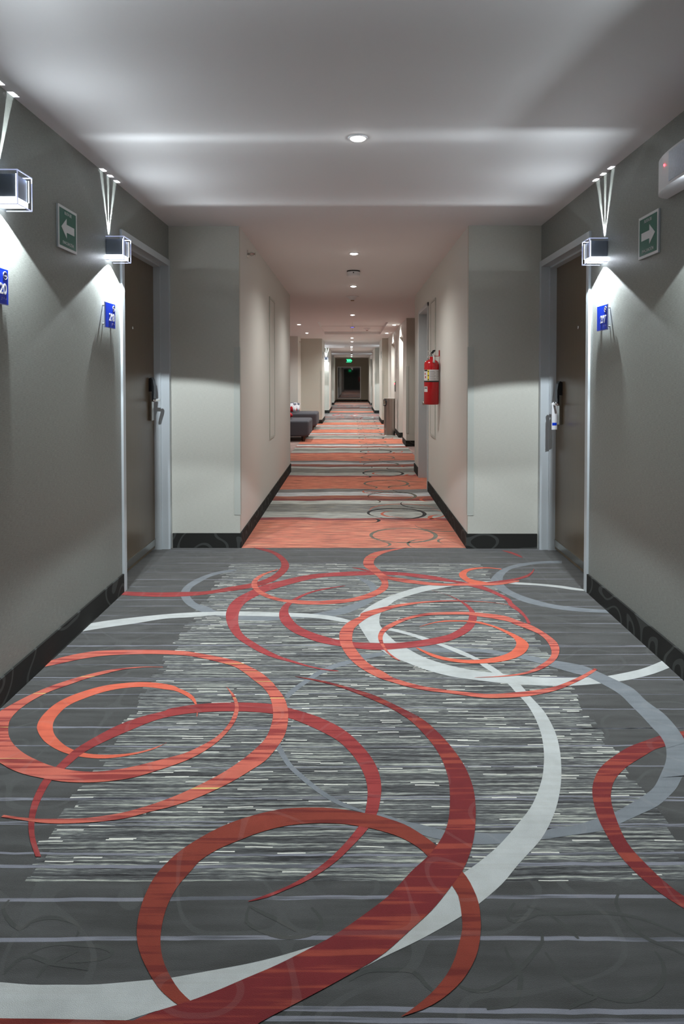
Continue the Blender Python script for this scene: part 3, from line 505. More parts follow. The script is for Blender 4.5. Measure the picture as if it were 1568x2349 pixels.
mats = list(CM.keys()); MI = {k: i for i, k in enumerate(mats)}
fb = bmesh.new()
def quad(x0, x1, y0, y1, m, z=0.0):
    f = fb.faces.new([fb.verts.new(p) for p in ((x0, y0, z), (x1, y0, z), (x1, y1, z), (x0, y1, z))]); f.material_index = MI[m]
quad(-1.6, 1.65, -6.1, 5.2, 'bay')
quad(-1.06, 1.06, 5.2, 21.6, 'stripes')
quad(-5.0, -1.06, 5.2, 19.9, 'lobby'); quad(1.06, 5.0, 5.2, 19.9, 'lobby')
quad(-1.6, 1.65, 21.6, 26.322, 'bay_2'); quad(-1.06, 1.06, 26.322, 29.6, 'stripes_far')
quad(-1.6, 1.65, 29.6, 34.2, 'bay_3'); quad(-1.06, 1.06, 34.2, 38.8, 'stripes_far')
ZS = 0.0002
def strip(A, B, z, m, dy=0.0, ymin=-9, ymax=99):
    a = [fb.verts.new((p[0], p[1]+dy, z)) for p in A]; b = [fb.verts.new((p[0], p[1]+dy, z)) for p in B]
    for i in range(len(A)-1):
        if ymin < A[i][1]+dy < ymax:
            f = fb.faces.new((a[i], a[i+1], b[i+1], b[i])); f.material_index = MI[m]
def ribbon(m, zl, o, i, dy=0.0, ymin=-9, ymax=99):
    if isinstance(i, float):            # centre line with one width
        c = catmull(o); w = i/2; A = []; B = []
        for k, p in enumerate(c):
            q0 = c[max(k-1, 0)]; q1 = c[min(k+1, len(c)-1)]
            tx, ty = q1[0]-q0[0], q1[1]-q0[1]; l = math.hypot(tx, ty) or 1
            e = w*(0.5+0.5*math.sin(math.pi*k/max(1, len(c)-1)))
            A.append((p[0]-ty/l*e, p[1]+tx/l*e)); B.append((p[0]+ty/l*e, p[1]-tx/l*e))
    else:
        A = catmull(o); B = catmull(i); n = max(len(A), len(B), 12)
        A = resample(A, n); B = resample(B, n)
    strip(A, B, zl*ZS, m, dy, ymin, ymax)
for k, (m, zl, o, i) in enumerate(RIB):
    ribbon(m, zl + k*0.03, o, i)
    if m != 'curl':
        ribbon(m, zl + k*0.03, o, i, 20.45, 21.75, 26.2)
        ribbon(m, zl + k*0.03, o, i, 28.75, 29.7, 34.0)
# the thin pale weft lines of the plain ground
for j, y in enumerate(LINES + [round(y+20.45, 3) for y in LINES if y > 1.6]):
    n = 60; A = []; B = []; w = 0.0055 if j % 3 else 0.008
    if y < 1.8: w = 0.012
    for i in range(n+1):
        x = -1.39 + 2.83*i/n
        c = y + 0.006*math.sin(x*2.1+j) + rnd.uniform(-.0018, .0018)
        A.append((x, c-w/2)); B.append((x, c+w/2))
    strip(A, B, 0.35*ZS, 'line')
# rings on the striped runner
def ring(cx, cy, r, w, a0, a1, m, z=1.0, sy=1.0):
    n = 48; A = []; B = []
    for i in range(n+1):
        t = i/n; a = math.radians(a0+(a1-a0)*t); ww = w*(0.12+0.88*math.sin(math.pi*t)**1.3)
        rr = r
        A.append((cx+(rr-ww/2)*math.cos(a), cy+(rr-ww/2)*math.sin(a)*sy)); B.append((cx+(rr+ww/2)*math.cos(a), cy+(rr+ww/2)*math.sin(a)*sy))
    strip(A, B, z*ZS, m)
for k in range(6):
    y = 5.194 + 2.795*k
    ring(.43, y+.44, .265, .035, -170, 150, 'moss', 2); ring(.41, y+.42, .25, .03, 60, 250, 'moss', 2)
    ring(.13, y+.12, .17, .025, -60, 80, 'moss', 2, .7); ring(.82, y+.83, .26, .022, 180, 330, 'moss', 2)
    ring(.80, y+.22, .11, .02, 100, 230, 'moss', 2); ring(.62, y+.12, .18, .022, 90, 220, 'moss', 2)
    ring(.44, y+1.34, .26, .038, -160, 150, 'ink', 3); ring(.40, y+1.36, .24, .034, 50, 230, 'ink', 3)
    ring(.52, y+1.50, .34, .02, 20, 190, 'coral', 2); ring(.62, y+1.35, .28, .028, -150, 60, 'coral', 2)
    ring(.44, y+1.32, .15, .03, 100, 290, 'coral', 2); ring(.86, y+1.15, .13, .045, 90, 290, 'coral', 2)
    ring(.78, y+1.85, .27, .02, 150, 300, 'ink', 3); ring(.15, y+1.02, .10, .03, -70, 70, 'ink', 3)
    ring(.44, y+2.34, .265, .035, -140, 170, 'moss', 3); ring(.43, y+2.30, .25, .02, 40, 200, 'ink', 3)
    ring(.18, y+1.98, .12, .022, -60, 100, 'moss', 3); ring(.55, y+2.72, .36, .02, 190, 300, 'coral', 2)
    ring(.88, y+2.1, .14, .03, 110, 260, 'coral', 2); ring(.74, y+2.75, .26, .022, 180, 300, 'ink', 3)
    ring(.28, y+2.62, .15, .02, 120, 270, 'coral', 2); ring(.30, y+2.45, .17, .018, 10, 170, 'coral', 2)
floor = build('floor', fb, [CM[k] for k in mats], kind='structure')

# ------------------------------------------------------------ ceiling with the shallow coffer of the lift lobby
cb = bmesh.new()
T = 0.16
for a in ((-5, 5, -6.2, 14.0), (-5, 5, 17.82, 38.9), (-5, -.70, 14.0, 17.82), (.745, 5, 14.0, 17.82)):
    box(cb, a[0], a[1], a[2], a[3], CZ, CZ+T)
box(cb, -.70, .745, 14.0, 17.82, CZ+.07, CZ+T)
build('ceiling', cb, M['ceil'], kind='structure')
jb = bmesh.new()
box(jb, -.70, .745, 15.9, 15.91, CZ+.064, CZ+.07); box(jb, .015, .025, 14.0, 17.82, CZ+.064, CZ+.07)
build('trim_1', jb, M['guard'], kind='structure')

# ------------------------------------------------------------ walls
def wall(name, x0, x1, y0, y1, mat, z0=0.0, z1=CZ):
    return build(name, BX(x0, x1, y0, y1, z0, z1), mat, kind='structure')
W = 0.24
# near bay, with the two guest-room doorways
wall('wall_left', XL-W, XL, -6.0, 4.15, M['wall_grey'])
wall('wall_left', XL-W, XL, 4.15, 5.17, M['wall_grey'], 2.15, CZ)
wall('wall_left', XL-W, XL, 5.17, YL, M['wall_grey'])
wall('wall_right', XR, XR+W, -6.0, 4.145, M['wall_grey'])
wall('wall_right', XR, XR+W, 4.145, 5.155, M['wall_grey'], 2.14, CZ)
wall('wall_right', XR, XR+W, 5.155, YR, M['wall_grey'])
wall('wall_back', XL-W, XR+W, -6.2, -6.0, M['wall_light'])
# first narrow stretch: end faces papered, flanks painted
def end_face(name, x0, x1, y, mat=M['wall_light'], d=.05): wall(name, x0, x1, y, y+d, mat)
end_face('wall_left', -2.4, NL, YL); wall('wall_left', -2.4, NL, YL+.05, 9.5, M['paint'])
end_face('wall_right', NR, 2.4, YR)
wall('wall_right', NR, 2.4, YR+.05, 7.90, M['paint']); wall('wall_right', NR, 2.4, 8.91, 9.58, M['paint'])
wall('wall_right', NR, 2.4, 7.90, 8.91, M['paint'], 2.14, CZ); wall('wall_right', NR+.16, 2.4, 7.90, 8.91, M['paint'], 0, 2.14)
# lift lobby
wall('wall_left', -4.4, -4.2, 5.2, 18.6, M['paint']); wall('wall_left', -4.4, -1.46, 18.6, 19.72, M['paint'])
end_face('wall_left', -1.46, -.853, 19.72); wall('wall_left', -1.9, -.853, 19.77, 21.6, M['paint'])
end_face('wall_right', 1.045, 4.4, 13.05); wall('wall_right', 4.2, 4.4, 5.2, 13.05, M['paint'])
for a, b in ((13.10, 13.92), (15.0, 16.66), (18.02, 19.56)): wall('wall_right', 1.045, 1.5, a, b, M['paint'])
for a, b in ((13.92, 15.0), (16.66, 18.02)):
    wall('wall_right', 1.045, 1.5, a, b, M['paint'], 2.20, CZ); wall('wall_right', 1.32, 1.5, a, b, M['paint'], 0, 2.20)
end_face('wall_right', .87, 1.5, 19.56); wall('wall_right', .87, 1.9, 19.61, 21.5, M['paint'])
# second bay, second narrow stretch, third bay, last narrow stretch
wall('wall_left', -1.62, -1.40, 21.6, 25.68, M['wall_grey']); wall('wall_right', 1.43, 1.65, 21.5, 25.55, M['wall_grey'])
end_face('wall_left', -1.9, -.853, 25.68); wall('wall_left', -1.9, -.853, 25.73, 29.3, M['paint'])
end_face('wall_right', .87, 1.9, 25.55); wall('wall_right', .87, 1.9, 25.60, 29.3, M['paint'])
wall('wall_left', -1.62, -1.40, 29.3, 33.9, M['wall_grey']); wall('wall_right', 1.43, 1.65, 29.3, 33.5, M['wall_grey'])
end_face('wall_left', -1.9, -.867, 33.9); wall('wall_left', -1.9, -.90, 33.95, 38.6, M['paint'])
end_face('wall_right', .954, 1.9, 33.5); wall('wall_right', .93, 1.9, 33.55, 38.6, M['paint'])
# far wall around the window
fw = bmesh.new()
for a in ((-1.9, -.80, 0, CZ), (.515, 1.9, 0, CZ), (-.80, .515, 0, .18), (-.80, .515, 1.97, CZ)): box(fw, a[0], a[1], 38.6, 38.8, a[2], a[3])
build('wall_far', fw, plain('far_wall_paint', srgb(150, 146, 130), .6), kind='structure')

# ------------------------------------------------------------ carpet baseboards
BH = 0.112
def base(name, x0, x1, y0, y1):
    build(name, BX(x0, x1, y0, y1, 0, BH), M['base'], kind='structure')
B = 0.011
base('baseboard_left', XL, XL+B, -6, 4.125); base('baseboard_right', XR-B, XR, -6, 4.12)
base('baseboard_left', XL+.02, NL+B, YL-B, YL); base('baseboard_left', NL, NL+B, YL, 9.5)
base('baseboard_right', NR-B, XR-.02, YR-B, YR); base('baseboard_right', NR-B, NR, YR, 7.86); base('baseboard_right', NR-B, NR, 8.95, 9.58)
base('baseboard_right', 1.045-B, 4.2, 13.05-B, 13.05); base('baseboard_right', 1.045-B, 1.045, 13.05, 13.92)
base('baseboard_right', 1.045-B, 1.045, 15.0, 16.66); base('baseboard_right', 1.045-B, 1.045, 18.02, 19.56)
base('baseboard_right', 1.045-B, 1.32, 15.0-B, 15.0); base('baseboard_right', 1.045-B, 1.32, 18.02-B, 18.02)
base('baseboard_right', .87-B, 1.045-B, 19.56-B, 19.56); base('baseboard_right', .87-B, .87, 19.56, 21.5)
base('baseboard_left', -4.2, -1.46, 18.6-B, 18.6); base('baseboard_left', -1.46, -1.46+B, 18.6, 19.71)
base('baseboard_left', -1.40, -.853+B, 19.72-B, 19.72); base('baseboard_left', -.853, -.853+B, 19.72, 21.6)
base('baseboard_left', -1.4, -.853+B, 25.68-B, 25.68); base('baseboard_left', -.853, -.853+B, 25.68, 29.3)
base('baseboard_right', .87-B, 1.43, 25.55-B, 25.55); base('baseboard_right', .87-B, .87, 25.55, 29.3)
base('baseboard_left', -1.4, -.867+B, 33.9-B, 33.9); base('baseboard_left', -.90, -.90+B, 33.95, 38.59)
base('baseboard_right', .954-B, 1.43, 33.5-B, 33.5); base('baseboard_right', .93-B, .93, 33.55, 38.59)
base('baseboard_far', -.88, .91, 38.59, 38.6)
base('baseboard_left', -1.40, -1.40+B, 21.6, 25.66); base('baseboard_right', 1.43-B, 1.43, 21.5, 25.53)

# ------------------------------------------------------------ corner guards (L-shaped vinyl strips)
def guard(x, y, sx, z0=.252, z1=1.534, w=.043):
    """outside corner at (x, y): one leg on the face towards the camera, one on the flank; sx = side the face runs to"""
    o = root('corner_guard', (x, y, z0))
    bm = bmesh.new(); th = .004
    L = [(-sx*th, -th), (sx*w, -th), (sx*w, 0.0), (0.0, 0.0), (0.0, w), (-sx*th, w)]
    prism(bm, L, 0, z1-z0)
    g = build('corner_guard', bm, M['guard']); g.location = (x, y, z0)
    bpy.data.objects.remove(o, do_unlink=True)
    return g
GU = 'vinyl corner guards'
tag(guard(NL, YL, -1), 'pale vinyl corner guard strip on the nearest left-hand wall corner', 'corner guard', GU)
tag(guard(NR, YR, 1), 'pale vinyl corner guard strip on the nearest right-hand wall corner', 'corner guard', GU)
tag(guard(1.045, 13.05, 1), 'corner guard on the wall corner just before the first lift doorway', 'corner guard', GU)
tag(guard(-.853, 19.72, -1), 'corner guard on the left wall corner just behind the grey chaises', 'corner guard', GU)
tag(guard(.87, 19.56, 1), 'corner guard on the right wall corner behind the steel litter bin', 'corner guard', GU)
tag(guard(-.853, 25.68, -1), 'tiny far corner guard on the left, on the brightly lit wall end', 'corner guard', GU)
tag(guard(.87, 25.55, 1), 'tiny far corner guard on the right, beyond the litter bin corner', 'corner guard', GU)

# ------------------------------------------------------------ doors
def guest_door(n, x, y0, y1, side, top):
    """side=-1 left wall (leaf recessed to -x), +1 right wall"""
    d = root('door_%d' % n, (x, (y0+y1)/2, 0), kind='structure')
    s = side
    def bxs(bm, a0, a1, *r, **k):   # a = distance outwards into the corridor (negative = into the wall)
        xa, xb = sorted((-s*a0, -s*a1)); box(bm, xa, xb, *r, **k)
    h = (y1-y0)/2
    bm = bmesh.new(); c = .046
    for sg in (-1, 1):
        ya, yb = sorted((sg*h, sg*(h+.0)-sg*c)); 
        bxs(bm, -.002, .014, ya, yb, 0, top, bev=.002)
        ya, yb = sorted((sg*(h-.028), sg*(h-c))); bxs(bm, -.05, 0.0, ya, yb, 0, top-.028)
        ya, yb = sorted((sg*(h-.028), sg*(h-c-.012))); bxs(bm, -.14, -.05, ya, yb, 0, top-.028)
    bxs(bm, -.002, .0135, -h+c, h-c, top-c, top-.0005)
    bxs(bm, -.05, 0.0, -h+c, h-c, top-c, top-.028); bxs(bm, -.14, -.05, -h+c, h-c, top-c-.012, top-.028)
    build('door_frame', bm, M['frame'], d)
    k = c+.012
    bm = bmesh.new(); bxs(bm, -.145, -.10, -h+k, h-k, .012, top-k)
    leaf = build('door_leaf', bm, M['door'], d)
    bm = bmesh.new(); bxs(bm, -.10, -.094, -h+k+.002, h-k-.002, .035, .085)
    build('door_sweep', bm, M['steel'], leaf)
    bm = bmesh.new(); lathe(bm, [(.011, 0), (.011, .004), (.006, .006)], 16, (0, 0, 0), 'x')
    p = build('peephole', bm, M['chrome'], leaf, True); p.location = (s*.10, (4.65 if s < 0 else 4.63)-(y0+y1)/2, 1.64); p.rotation_euler = (0, 0, 0 if s < 0 else math.pi)
    # electronic lock
    yc = (5.045 if s < 0 else 5.0)-(y0+y1)/2; z0 = .985 if s < 0 else .958
    lk = root('lock', (s*.10, yc, z0)); lk.parent = d
    bm = bmesh.new(); bxs(bm, 0, .022, -.028, .028, 0, .215, bev=.004)
    build('lock_plate', bm, M['steel'], lk)
    bm = bmesh.new()
    pr = [(-.030, .20), (-.030, .31), (.010, .31)]
    poly = [(0.0, .215), (0.0, .31), (.018, .318), (.030, .30), (.038, .25), (.038, .20), (.034, .145), (.024, .14), (.022, .215)]
    prism(bm, [(-s*a, b) for a, b in poly], -.029, .029, 'xz')
    build('card_reader', bm, M['black'], lk, False)
    bm = bmesh.new()
    tube(bm, [(-s*.02, 0, .152), (-s*.070, 0, .152)], [.011, .010], 14)
    tube(bm, [(-s*.064, .006, .152), (-s*.070, -.004, .152), (-s*.069, -.03, .152), (-s*.062, -.075, .151), (-s*.058, -.115, .150)], [.010, .011, .0105, .009, .008], 14)
    build('handle', bm, M['chrome'], lk, True)
    bm = bmesh.new(); bxs(bm, .0, .0005, -.02, .02, .01, .02); bm.free()
    return d
guest_door(1, XL, 4.115, 5.205, -1, 2.19)
guest_door(2, XR, 4.11, 5.185, 1, 2.178)

# card hanging on the right-hand door lever
hb = bmesh.new()
hb_poly = [(-.022, 0), (.022, 0), (.022, .13), (.022, .185), (.012, .20), (.006, .20), (.006, .165), (-.006, .165), (-.006, .20), (-.012, .20), (-.022, .185)]
prism(hb, hb_poly, -.0008, .0008, 'xz')
hg = build('door_hanger', hb, M['white'])
hg.location = (XR+.10-.062, 4.955, .925); hg.rotation_euler = (0, 0, math.radians(14))
tag(hg, 'slim white card hanging from the lever of the right-hand guest room door', 'door hanger')
hb = bmesh.new(); box(hb, -.018, .018, -.0016, -.0008, .03, .05)
build('printed_band', hb, M['blue'], hg)

# service door in the first narrow stretch on the right
d3 = root('door_3', (NR, 8.405, 0), kind='structure')
bm = bmesh.new()
for a, b in ((-.54, -.495), (.495, .54)): box(bm, -.014, .12, a, b, 0, 2.175, bev=.003)
box(bm, -.014, .12, -.54, .54, 2.13, 2.175, bev=.003)
build('door_frame', bm, M['frame'], d3)
leaf = build('door_leaf', BX(.10, .145, -.493, .493, .01, 2.128), plain('grey_door_paint', srgb(170, 170, 166), .4), d3)
bm = bmesh.new(); lathe(bm, [(.024, 0), (.024, .004), (.010, .006), (.010, .04), (.024, .045), (.027, .06), (.018, .072)], 18, (0, 0, 0), 'x')
kb = build('knob', bm, M['steel'], leaf, True); kb.location = (.10, .40, .98); kb.rotation_euler = (0, 0, math.pi)

# lift doors
def lift(n, y0, y1):
    d = root('door_%d' % n, (1.045, (y0+y1)/2, 0), kind='structure'); h = (y1-y0)/2
    bm = bmesh.new()
    for a, b in ((-h, -h+.03), (h-.03, h)): box(bm, .235, .272, a+.001, b-.001, 0, 2.17)
    box(bm, .235, .272, -h+.001, h-.001, 2.17, 2.199)
    build('door_frame', bm, M['steel'], d)
    build('door_leaf', BX(.25, .272, -h+.031, -.001, .005, 2.169), M['steel'], d)
    build('door_leaf', BX(.25, .272, .001, h-.031, .005, 2.169), M['steel'], d)
    # white lining of the reveal's far side
lift(4, 13.92, 15.0); lift(5, 16.66, 18.02)

# access panels
def panel(x, y0, y1, side, label):
    o = root('access_panel', (x, (y0+y1)/2, .665), 0, label, 'access panel', 'wall access panels'); h = (y1-y0)/2; Hh = 1.48
    s = -side
    def b2(bm, a, b, *r, **k):
        xa, xb = sorted((s*a, s*b)); box(bm, xa, xb, *r, **k)
    bm = bmesh.new()
    b2(bm, 0, .010, -h, -h+.02, 0, Hh); b2(bm, 0, .010, h-.02, h, 0, Hh); b2(bm, 0, .010, -h+.02, h-.02, 0, .02); b2(bm, 0, .010, -h+.02, h-.02, Hh-.02, Hh)
    build('panel_frame', bm, M['guard'], o)
    bm = bmesh.new(); b2(bm, 0, .006, -h+.022, h-.022, .022, Hh-.022)
    build('panel_door', bm, M['paint'], o)
panel(NL, 7.08, 7.53, -1, 'tall thin-framed access panel on the left painted wall')
panel(NR, 7.19, 7.62, 1, 'tall thin-framed access panel on the right wall behind the fire extinguisher')

# ------------------------------------------------------------ window at the far end
w1 = root('window_1', (-.1425, 38.6, 1.075), kind='structure')
bm = bmesh.new(); hw, hh = .66, .90
for a in ((-hw, -hw+.035, -hh, hh), (hw-.035, hw, -hh, hh), (-hw+.035, hw-.035, -hh, -hh+.035), (-hw+.035, hw-.035, hh-.035, hh)):
    box(bm, a[0], a[1], -.02, .04, a[2], a[3])
build('window_frame', bm, M['white'], w1)
gl = build('pane', BX(-hw+.033, hw-.033, .0, .02, -hh+.033, hh-.033), M['glass_dark'], w1)

# ------------------------------------------------------------ recessed downlights
def downlight(x, y, label, z=CZ, power=1.0):
    o = root('downlight', (x, y, z), 0, label, 'downlight', 'ceiling downlights along the corridor')
    bm = bmesh.new(); lathe(bm, [(.034, -.001), (.036, -.006), (.046, -.004), (.048, 0.0), (.034, 0.0)], 28)
    build('trim_ring', bm, M['white'], o, True)
    bm = bmesh.new(); lathe(bm, [(.0001, -.014), (.020, -.0125), (.031, -.009), (.037, -.004), (.037, -.0005), (.0001, -.0005)], 24)
    build('lens', bm, M['lamp'], o)
    li = bpy.data.lights.new('downlight_bulb', 'SPOT'); li.energy = P_DOWN*power*(1.0 if y < 9 else 1.9); li.color = C_DOWN
    li.spot_size = math.radians(152); li.spot_blend = 1.0; li.shadow_soft_size = 0.03
    lo = bpy.data.objects.new('bulb', li); COL.objects.link(lo); lo.parent = o; lo.location = (0, 0, -.055)
    return o
downlight(.03, 3.31, 'largest, nearest round downlight in the ceiling between the two guest doors', CZ, .7)
downlight(.022, 6.33, 'second downlight, in the narrow stretch in front of the round smoke detector')
downlight(.022, 8.55, 'third downlight, between the round smoke detector and the cone sensor')
downlight(.016, 12.37, 'fourth downlight, between the cone sensor and the ceiling coffer')
downlight(-1.115, 14.55, 'left downlight over the grey chaises, nearer of the two')
downlight(-1.124, 17.23, 'left downlight over the grey chaises, farther of the two')
downlight(.91, 14.66, 'right downlight before the lift doors, nearer of the two')
downlight(.89, 17.31, 'right downlight before the lift doors, farther of the two')
downlight(.012, 19.33, 'first small downlight just beyond the ceiling coffer')
downlight(.014, 21.25, 'second small downlight beyond the ceiling coffer')
for y, l in ((24.4, 'upper of the two close-set far downlights in mid corridor'), (25.41, 'lower of the two close-set far downlights in mid corridor'),
             (27.32, 'far downlight between the close pair and the green exit sign'), (32.9, 'tiny downlight, upper of the last two by the exit sign'), (35.26, 'tiny downlight, lowest of all, right above the exit sign')):
    downlight(.0, y, l)
for y in (-4.2,): downlight(.03, y, 'downlight in the ceiling behind the viewpoint', CZ, .2)

# ------------------------------------------------------------ wall sconces: clear acrylic cube around a metal box
def lamp_nodes(li, kind):
    li.use_nodes = True; t = li.node_tree; n = t.nodes; l = t.links
    em = n.get('Emission') or n.new('ShaderNodeEmission')
    tc = n.new('ShaderNodeTexCoord'); sp = n.new('ShaderNodeSeparateXYZ'); l.new(tc.outputs['Normal'], sp.inputs[0])
    def mt(op, a, b=None, c=None):
        m = n.new('ShaderNodeMath'); m.operation = op
        for i, v in enumerate((a, b, c)):
            if v is None: continue
            if isinstance(v, bpy.types.NodeSocket): l.new(v, m.inputs[i])
            else: m.inputs[i].default_value = v
        return m.outputs[0]
    X, Y, Z = sp.outputs
    up = mt('GREATER_THAN', Z, 0.02)
    a = mt('DIVIDE', X, Z); o = mt('DIVIDE', mt('MULTIPLY', Y, -1.0), Z)       # along the wall, away from the wall
    if kind == 'slit':
        k = mt('ADD', mt('ADD', mt('COMPARE', a, -.32, .075), mt('COMPARE', a, 0.0, .06)), mt('COMPARE', a, .32, .075))
        k = mt('MULTIPLY', k, mt('COMPARE', o, -1.55, 1.49))
    else:
        ab = mt('ABSOLUTE', a)
        k = mt('MULTIPLY', mt('MINIMUM', mt('MAXIMUM', mt('MULTIPLY', mt('SUBTRACT', 2.0, ab), 4.0), 0.0), 1.0), mt('POWER', mt('DIVIDE', ab, 1.85), 3.5))
        k = mt('MULTIPLY', mt('ADD', k, .08), mt('MINIMUM', mt('MAXIMUM', mt('MULTIPLY', mt('SUBTRACT', o, .03), .9), 0.0), 1.0))
    k = mt('MULTIPLY', k, up)
    if kind == 'slit': k = mt('DIVIDE', k, mt('ADD', mt('ABSOLUTE', o), .10))
    else: k = mt('ADD', k, mt('MULTIPLY', mt('MAXIMUM', mt('MULTIPLY', Y, -1.0), 0.0), .26))
    l.new(k, em.inputs['Strength'])
def sconce(loc, rz, label, lit=1.0):
    o = root('wall_sconce', loc, rz, label, 'wall lamp', 'acrylic cube wall sconces')
    hw, dp, hz = .0625, .11, .137
    bm = bmesh.new(); box(bm, -hw, hw, -dp, -.002, 0, hz, bev=.006, seg=3)
    build('acrylic_shell', bm, M['acrylic'], o)
    bm = bmesh.new(); r = .0022
    for x in (-hw+.003, hw-.003):
        tube(bm, [(x, -dp+.003, .004), (x, -dp+.003, hz-.004)], r, 8)
        tube(bm, [(x, -dp+.003, .003), (x, -.004, .003)], r, 8); tube(bm, [(x, -dp+.003, hz-.003), (x, -.004, hz-.003)], r, 8)
    for z in (.003, hz-.003): tube(bm, [(-hw+.003, -dp+.003, z), (hw-.003, -dp+.003, z)], r, 8)
    build('acrylic_edges', bm, M['edge'], o)
    build('lamp_housing', BX(-hw+.015, hw-.015, -dp+.016, -.002, .034, hz-.016), plain('satin_aluminium', srgb(150, 158, 166), .4, .6), o)
    build('diffuser', BX(-hw+.013, hw-.013, -dp+.014, -.002, .012, .033), M['sconce_lens'], o)
    for x in (-hw+.011, hw-.011):
        bm = bmesh.new(); tube(bm, [(x, -dp+.012, .034), (x, -dp+.012, hz-.016)], .0018, 8)
        build('light_slot', bm, M['slot'], o)
    def lamp(nm, typ, e, p):
        li = bpy.data.lights.new(nm, typ); li.energy = e*lit; li.color = C_SCONCE; li.shadow_soft_size = .003
        lo = bpy.data.objects.new(nm, li); COL.objects.link(lo); lo.parent = o; lo.location = p; return li
    li = lamp('down_bulb', 'SPOT', P_SCONCE*3.0, (0, -.035, -.004)); li.spot_size = math.radians(127); li.spot_blend = .08; li.shadow_soft_size = .006
    sl = lamp('slit_bulb', 'POINT', P_SLIT*.35, (0, -.045, hz+.006)); sl.shadow_soft_size = .0004; lamp_nodes(sl, 'slit')
    lamp_nodes(lamp('upper_bulb', 'POINT', P_BAND, (0, -.06, hz+.004)), 'band')
    return o
ZSC = 1.962; A90 = math.pi/2
# a sconce off to each side of the lobby's near end washes its ceiling
sconce((XL, 2.70, ZSC), A90, 'clear acrylic cube sconce cut by the left edge of the photo', .9)
sconce((XL, 3.928, ZSC), A90, 'clear acrylic cube sconce above room plate 218 by the left door')
sconce((XR, 3.892, ZSC-.018), -A90, 'clear acrylic cube sconce above room plate 217 by the right door')
sconce((XR, 2.66, ZSC-.018), -A90, 'acrylic sconce on the right wall below the emergency light, outside the frame', .85)
sconce((XL, -2.6, ZSC), A90, 'acrylic sconce on the left wall behind the viewpoint', .2)
sconce((XR, -2.6, ZSC), -A90, 'acrylic sconce on the right wall behind the viewpoint', .2)
sconce((-.955, 25.68, ZSC), 0, 'tiny far sconce glowing on the bright left wall end', .8)
sconce((-1.40, 24.0, ZSC), A90, 'far sconce on the left wall of the second door bay', 1.0)
sconce((1.43, 24.0, ZSC), -A90, 'far sconce on the right wall of the second door bay', 1.0)
sconce((-1.40, 31.6, ZSC), A90, 'far sconce on the left wall of the third door bay', 1.0)
sconce((1.43, 31.6, ZSC), -A90, 'far sconce on the right wall of the third door bay', 1.0)

# ------------------------------------------------------------ evacuation signs
def evac(loc, rz, label, arrow=-1, name='evacuation_sign'):
    o = root(name, loc, rz, label, 'sign', 'green evacuation route signs')
    w, h = .2175, .204
    build('backing', BX(-w/2, w/2, -.008, -.0005, -h/2, h/2), M['frame'], o)
    build('border', BX(-w/2, w/2, -.0095, -.008, -h/2, h/2), M['signwhite'], o)
    build('green_face', BX(-w/2+.013, w/2-.013, -.0105, -.0095, -h/2+.013, h/2-.013), M['green'], o)
    s = arrow
    pts = [(.078, 0), (.018, .048), (.018, .020), (-.072, .020), (-.072, -.018), (.018, -.018), (.018, -.046)]
    bm = bmesh.new(); prism(bm, [(s*x, z) for x, z in pts], -.0115, -.0105, 'xz')
    build('arrow', bm, M['signwhite'], o)
    text_mesh('lettering', 'RUTA DE', .021, M['signwhite'], o, (0, -.011, .071), sx=.95)
    text_mesh('lettering', 'EVACUACIÓN', .021, M['signwhite'], o, (0, -.011, -.071), sx=.95)
    return o
evac((XL, 3.342, 2.018), A90, 'green evacuation sign with white arrow pointing left, on left wall', -1)
evac((XR, 3.302, 1.984), -A90, 'green evacuation sign with white arrow pointing right, on right wall', 1)
evac((-.853, 20.25, 1.99), A90, 'evacuation sign seen edge-on, far left wall past the chaises', -1)
evac((.87, 19.95, 1.99), -A90, 'evacuation sign seen edge-on, far right wall past the litter bin', 1)

